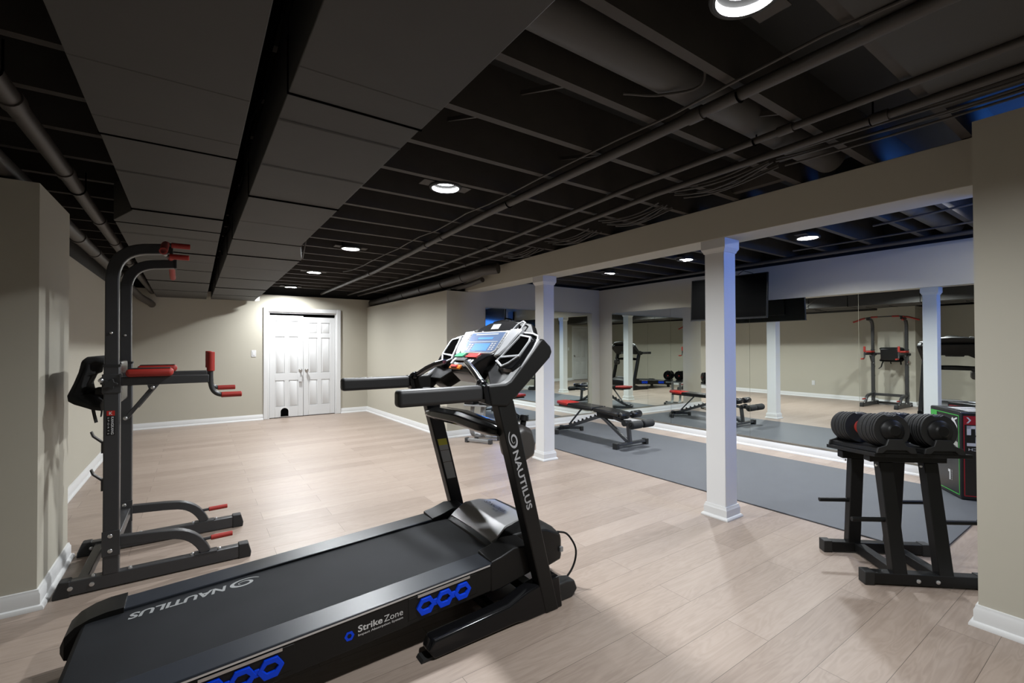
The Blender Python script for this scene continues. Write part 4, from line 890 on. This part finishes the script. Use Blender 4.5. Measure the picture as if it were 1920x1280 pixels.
# tilted shelf: two angle rails and a deck
def sz(v): return .722 - .105*v
m = MB(); m.loft([[Vector((.050,v,sz(v)-.022)), Vector((.535,v,sz(v)-.022)), Vector((.535,v,sz(v))), Vector((.050,v,sz(v)))] for v in (-.010, .455)])
S(m).build('shelf', BLACKM, ds, bevel=.003)
def dumbbell(u, label):
    o = SM @ Vector((u, .215, sz(.215)))
    t = thing('adjustable_dumbbell', label, 'dumbbell', o, group='adjustable dumbbells on the black stand')
    ax = Vector((0, 1, -.105)).normalized(); c0 = Vector((u, .215, sz(.215)+.1225)); rv = Vector((1,0,0)); uv = rv.cross(ax)
    def pt(a, s, h): return c0 + ax*a + rv*s + uv*h
    S(MB().lathe(c0-ax*.075, ax, [(0,.020),(.01,.030),(.02,.026),(.05,.017),(.075,.0165),(.10,.017),(.13,.026),(.14,.030),(.15,.020)], 28)).build('handle', BLACKR, t)
    for s in (-1, 1):
        S(MB().lathe(c0+ax*(s*.044), ax*s, [(0,.036),(.003,.042),(.008,.042),(.010,.036)], 32)).build('handle_flange', REDP, t)
        for k in range(9):
            a0 = .056+.0172*k; r = .096 - (.004 if k in (0, 8) else 0) - .0015*(k % 2)
            # plate: round below, notched flat at the top around the locking cage
            pts = []
            for d in range(0, 360, 10):
                an = math.radians(d); x, y = math.cos(an)*r, math.sin(an)*r
                if abs(x) < .022 and y > 0: y = min(y, r-.014)
                pts.append(pt(s*a0, x, y))
            S(MB().prism(pts, ax*(s*.0135))).build('weight_plate', BLACKR, t, bevel=.002, seg=1)
        S(MB().lathe(c0+ax*(s*.2075), ax*s, [(0,.060),(.008,.058),(.016,.048),(.021,.036),(.025,.030),(.030,.027),(.030,.004)], 32)).build('selector_dial', BLACKP, t, bevel=.001)
        S(MB().prism([pt(s*.060,-.016,.080), pt(s*.060,.016,.080), pt(s*.060,.012,.085), pt(s*.060,-.012,.085)], ax*(s*.030))).build('locking_tab', STANDG, t)
    # cradle
    q = MB()
    for s in (-1, 1):
        e = [(-.100,-.121),(-.092,-.092),(-.050,-.078),(-.036,-.045),(.036,-.045),(.050,-.078),(.092,-.092),(.100,-.121),(.070,-.121),(.050,-.104),(-.050,-.104),(-.070,-.121)]
        S(MB().prism([pt(s*.222,a,b) for a, b in e], ax*(s*.012))).build('cradle_end', BLACKR, t, bevel=.003)
    S(MB().prism([pt(-.222,-.085,-.121), pt(-.222,.085,-.121), pt(-.222,.080,-.096), pt(-.222,-.080,-.096)], ax*.444)).build('cradle_tray', BLACKP, t, bevel=.003)
    return t
dumbbell(.150, 'black adjustable dumbbell with red collar, left of the two on the black stand')
dumbbell(.385, 'black adjustable dumbbell in its cradle, right of the two, nearest the box')

# ================================================================== JUMP BOX
BA = math.radians(36); bc = Vector((5.29, 1.033, .011)); bu = Vector((math.cos(BA), math.sin(BA), 0)); bv = Vector((math.sin(BA), -math.cos(BA), 0))
jb_ = thing('plyometric_box', 'tall black foam jump box with green and red edged faces behind the dumbbells', 'jump box', bc + (bu*.24+bv*.21))
LW, RW, BH = .48, .42, .735
MB().prism([bc, bc+bu*LW, bc+bu*LW+bv*RW, bc+bv*RW], (0,0,BH)).build('box_body', BOXV, jb_, bevel=.012, seg=3)
# left face (normal -bv): coordinates a from the near corner along bu
def LF(a, z, d=.0006): return bc + bu*a - bv*d + Vector((0,0,z))
def RF(a, z, d=.0006): return bc + bv*a - bu*d + Vector((0,0,z))
def strip(F, a0, z0, a1, z1, wd=.007):
    p, q = Vector((a0,z0)), Vector((a1,z1)); t = (q-p).normalized(); n = Vector((-t.y, t.x))*wd/2
    return MB().prism([F(*(p-n)), F(*(q-n)), F(*(q+n)), F(*(p+n))], (F(0,0,.0012)-F(0,0,.0)))
for F, W, m, nm in ((LF, LW, BOXGRN, 'green_border'), (RF, RW, BOXRED, 'red_border')):
    g = MB()
    for a in ((.022,.035,.022,.700),(W-.022,.035,W-.022,.700),(.022,.035,W-.022,.035),(.022,.700,W-.022,.700)):
        q_ = strip(F, *a); g.add(q_.v, q_.f)
    g.build(nm, m, jb_)
MB().prism([LF(.36,.655), LF(.458,.655), LF(.458,.703), LF(.36,.703)], LF(0,0,.0014)-LF(0,0,0)).build('green_corner', BOXGRN, jb_)
MB().prism([RF(.020,.630), RF(.40,.630), RF(.40,.703), RF(.020,.703)], RF(0,0,.0014)-RF(0,0,0)).build('red_header', BOXRED, jb_)
MB().prism([bc+bu*(LW+.0006)+bv*a+Vector((0,0,z)) for a, z in ((.02,.630),(.40,.630),(.40,.703),(.02,.703))], bu*.0014).build('red_header', BOXRED, jb_)
c = MB().add([RF(a,z,.0028) for a,z in ((.038,.692),(.050,.692),(.070,.667),(.050,.642),(.038,.642),(.057,.667))], [(0,1,2,5),(5,2,3,4)]); c.build('chevron', LETTERW, jb_)
# 24 turned on its side, INCH upside down below it
def blocks(F, cells, a0, z0, ca, cz, name, m=LETTERW):
    g = MB()
    for (x0, x1, y0, y1) in cells:
        g.add([F(a0+x0*ca, z0-y0*cz, .0026), F(a0+x1*ca, z0-y0*cz, .0026), F(a0+x1*ca, z0-y1*cz, .0026), F(a0+x0*ca, z0-y1*cz, .0026)], [(0,1,2,3)])
    g.build(name, m, jb_)
# numerals lie on their side: x runs across the numeral's height, y down its width (cells of a 5 x 3 grid)
blocks(RF, [(0,3,0,1),(4,5,0,3),(0,1,0,3),(2,3,0,3),(2,5,2,3)], .040, .622, .028, .026, 'numeral')
blocks(RF, [(0,5,2,3),(2,3,0,2),(2,5,0,1)], .040, .530, .028, .026, 'numeral')
text_mb('INCH', RF(.155, .435, .002), -bv, (0,0,-1), width=.105, height=.022, bold=.01).build('box_lettering', LETTERW, jb_)
# jumping-figure pictogram on the left face
def blob(pts, name, m=LETTERW): MB().add([LF(a,z,.0024) for a,z in pts], [tuple(range(len(pts)))]).build(name, m, jb_)
blob([(.110+.016*math.cos(t), .655+.020*math.sin(t)) for t in [2*PI*i/20 for i in range(20)]], 'pictogram')
for a in ((.045,.678,.098,.655,.013),(.094,.655,.050,.598,.022),(.050,.600,.085,.540,.018),(.085,.545,.072,.490,.013)):
    q_ = strip(lambda x, z, d=0.0: LF(x, z, .0018+d), *a); q_.build('pictogram', LETTERW, jb_)
MB().add([LF(a,z,.0024) for a,z in ((.035,.425),(.100,.445),(.100,.490),(.035,.472))], [(0,1,2,3)]).build('sticker', PAPER, jb_)
blocks(LF, [(0,1,0,4),(1,2,0,1)], .150, .215, .018, .022, 'numeral')
text_mb('INCH', LF(.135, .215, .002), (0,0,-1), -bu, width=.085, height=.010).build('box_lettering', LETTERW, jb_)
for k in range(3): MB().add([bc+bu*(.06+.11*k)+bv*.08+Vector((0,0,BH+.0012)), bc+bu*(.12+.11*k)+bv*.06+Vector((0,0,BH+.0012)), bc+bu*(.16+.11*k)+bv*.26+Vector((0,0,BH+.0012)), bc+bu*(.11+.11*k)+bv*.28+Vector((0,0,BH+.0012))], [(0,1,2,3)]).build('top_print', LETTERW, jb_)

# ================================================================== WEIGHT BENCH (along Y, centred on x = 4.63)
bn_ = thing('weight_bench', 'adjustable weight bench with red-tipped black pad standing on the gym mat', 'weight bench', (4.63, 4.7, .0105))
BX = 4.63; G = .0105
def bring(y, hw, zt, th): return [Vector((BX-hw,y,zt-th)), Vector((BX+hw,y,zt-th)), Vector((BX+hw,y,zt)), Vector((BX-hw,y,zt))]
MB().loft([bring(5.10,.135,.470,.045), bring(4.58,.140,.462,.050)]).build('back_pad', VINYL, bn_, bevel=.016, seg=4)
MB().loft([bring(5.395,.075,.480,.038), bring(5.37,.105,.479,.042), bring(5.25,.130,.475,.045), bring(5.104,.135,.470,.045)]).build('head_pad', REDV, bn_, bevel=.016, seg=4)
MB().box(BX-.10,BX+.10,4.62,5.33,.406,.428).build('pad_board', BLACKM, bn_, bevel=.003)
MB().loft([bring(4.565,.140,.455,.050), bring(4.30,.135,.445,.055), bring(4.12,.125,.432,.060), bring(4.08,.110,.420,.050)]).build('seat_pad', VINYL, bn_, bevel=.016, seg=4)
for x in (BX-.115, BX+.125): MB().lathe((x-.085,4.035,.415), (1,0,0), [(0,.030),(.008,.044),(.020,.048),(.150,.048),(.162,.044),(.170,.030)], 28).build('upper_roller', VINYL, bn_, smooth=50)
MB().cyl((BX-.20,4.035,.415),(BX+.21,4.035,.415),.012,12).build('upper_roller_bar', BENCHM, bn_)
for x in (BX-.215, BX+.005): MB().lathe((x,3.83,.325), (1,0,0), [(0,.035),(.006,.047),(.014,.050),(.176,.050),(.184,.047),(.190,.035)], 28).build('lower_roller', FOAM, bn_, smooth=50)
MB().cyl((BX-.23,3.83,.325),(BX+.21,3.83,.325),.012,12).build('lower_roller_bar', BLACKM, bn_)
MB().sweep([(BX-.02,4.03,.320),(BX-.02,3.83,.325)], .035, .03, side=(1,0,0)).build('roller_arm', BLACKM, bn_, bevel=.003)
MB().lathe((BX-.075,4.04,.315), (-1,0,0), [(-.10,.030),(-.01,.036),(0,.042),(.03,.042),(.036,.030)], 24).build('pivot_knob', BLACKR, bn_, bevel=.003)
fr = MB(); fr.sweep([(BX,5.33,.075),(BX,5.20,.105),(BX,4.60,.318),(BX,4.53,.330),(BX,4.47,.305),(BX,4.06,.062)], .050, .040, side=(1,0,0)); fr.build('main_frame', BENCHM, bn_, bevel=.004, smooth=40)
MB().sweep([(BX,4.44,.37),(BX,4.05,.30)], .05, .035, side=(1,0,0)).build('seat_support', BENCHM, bn_, bevel=.003)
MB().sweep([(BX,4.06,.33),(BX,4.03,.065)], .045, .045, side=(1,0,0)).build('front_post', BENCHM, bn_, bevel=.004)
MB().box(BX-.03,BX+.03,4.30,4.60,.32,.41).build('hinge_bracket', BLACKM, bn_, bevel=.004)
for k in range(7):
    y = 4.66+.085*k; z = .105+(5.20-y)*.355+.020
    MB().prism([(BX-.012,y-.026,z+.008),(BX-.012,y+.012,z-.006),(BX-.012,y+.006,z+.028)], (0.024,0,0)).build('ladder_tooth', BENCHM, bn_)
MB().sweep([(BX,4.915,.410),(BX,5.20,.135)], .030, .014, side=(1,0,0)).build('back_strut', BENCHM, bn_, bevel=.002)
MB().box(4.36,4.90,3.985,4.040,.030+G,.072).build('front_foot_bar', BENCHM, bn_, bevel=.004)
for x in (4.325, 4.885): MB().box(x,x+.05,3.975,4.050,G,.085).build('foot_cap', BLACKR, bn_, bevel=.005)
rp = [(BX-.25,5.20,.05)] + arcpts((BX-.22,5.26,.05),(BX,5.50,.05),(BX+.22,5.26,.05),10) + [(BX+.25,5.20,.05)]
MB().sweep(rp, .045, .035, side=(0,0,1)).build('rear_foot_bar', BENCHM, bn_, bevel=.003, smooth=60)
MB().box(BX-.025,BX+.025,5.30,5.40,.045,.095).build('rear_bracket', BENCHM, bn_, bevel=.003)
for x in (BX-.25, BX+.25): MB().cyl((x,5.20,G),(x,5.20,.078),.030,18).build('foot_cap', BLACKR, bn_, bevel=.004)

# ================================================================== GREY STAND WITH A SECOND PAIR OF DUMBBELLS (behind the treadmill, against the end wall)
FA = math.radians(-59.2); fo = Vector((2.997, 5.52, 0)); FM = Matrix.Translation(fo) @ Matrix.Rotation(FA, 4, 'Z')
gs = thing('grey_dumbbell_stand', 'grey curved-leg dumbbell stand by the end wall, glimpsed between the treadmill uprights', 'dumbbell stand', (3.22, 5.43, 0))
def F_(mb): return mb.xf(FM)
for v in (0.03, .30):
    F_(box(.03,.37,v,v+.045,.02,.055)).build('floor_bar', STANDG, gs, bevel=.004)
    for u in (0,.36): F_(box(u,u+.045,v-.006,v+.051,.0,.062)).build('foot_cap', STANDD, gs, bevel=.005)
for u in (.09,.25):
    pth = [(u,.33,.045),(u,.20,.06)] + arcpts((u,.14,.075),(u,.02,.14),(u,.05,.34),8) + [(u,.10,.50)]
    F_(MB().sweep(pth, .05, .03, side=(1,0,0))).build('curved_leg', STANDG, gs, bevel=.003, smooth=60)
F_(box(.06,.30,.06,.10,.29,.33)).build('cross_bar', STANDG, gs, bevel=.003)
F_(box(.01,.36,-.02,.36,.500,.522)).build('tray_rail', STANDG, gs, bevel=.004)
def sphere_dumbbell(u, label):
    o = FM @ Vector((u,.17,.523)); t = thing('cased_dumbbell', label, 'dumbbell', o, group='black dumbbells on the grey stand')
    c0 = Vector((u,.17,.655))
    F_(MB().cyl(c0-Vector((0,.08,0)), c0+Vector((0,.08,0)), .017, 16)).build('handle', BLACKR, t)
    for s in (-1, 1):
        for k in range(6):
            a0 = s*(.070+.017*k); r = .105-.002*abs(k-2)
            pts = [c0+Vector((math.cos(a)*r, a0, math.sin(a)*r*(1 if abs(math.cos(a)) > .25 or math.sin(a) < 0 else .86))) for a in [2*PI*i/36 for i in range(36)]]
            F_(MB().prism(pts, (0, s*.013, 0))).build('weight_plate', BLACKG, t, bevel=.002, seg=1)
        F_(MB().lathe(c0+Vector((0,s*.174,0)), (0,s,0), [(0,.06),(.01,.055),(.014,.03)], 28)).build('dial', BLACKG, t)
        F_(MB().lathe(c0+Vector((0,s*.189,0)), (0,s,0), [(0,.012),(.0015,.012),(.0016,.008),(.0015,.008)], 24)).build('red_mark', REDV, t)
    F_(box(u-.07,u+.07,-.01,.35,.523,.560)).build('cradle', BLACKP, t, bevel=.006)
sphere_dumbbell(.085, 'black dumbbell on the grey stand, the one nearer the long right wall, seen reflected')
sphere_dumbbell(.315, 'black dumbbell on the grey stand, the one nearer the white far column, seen reflected')
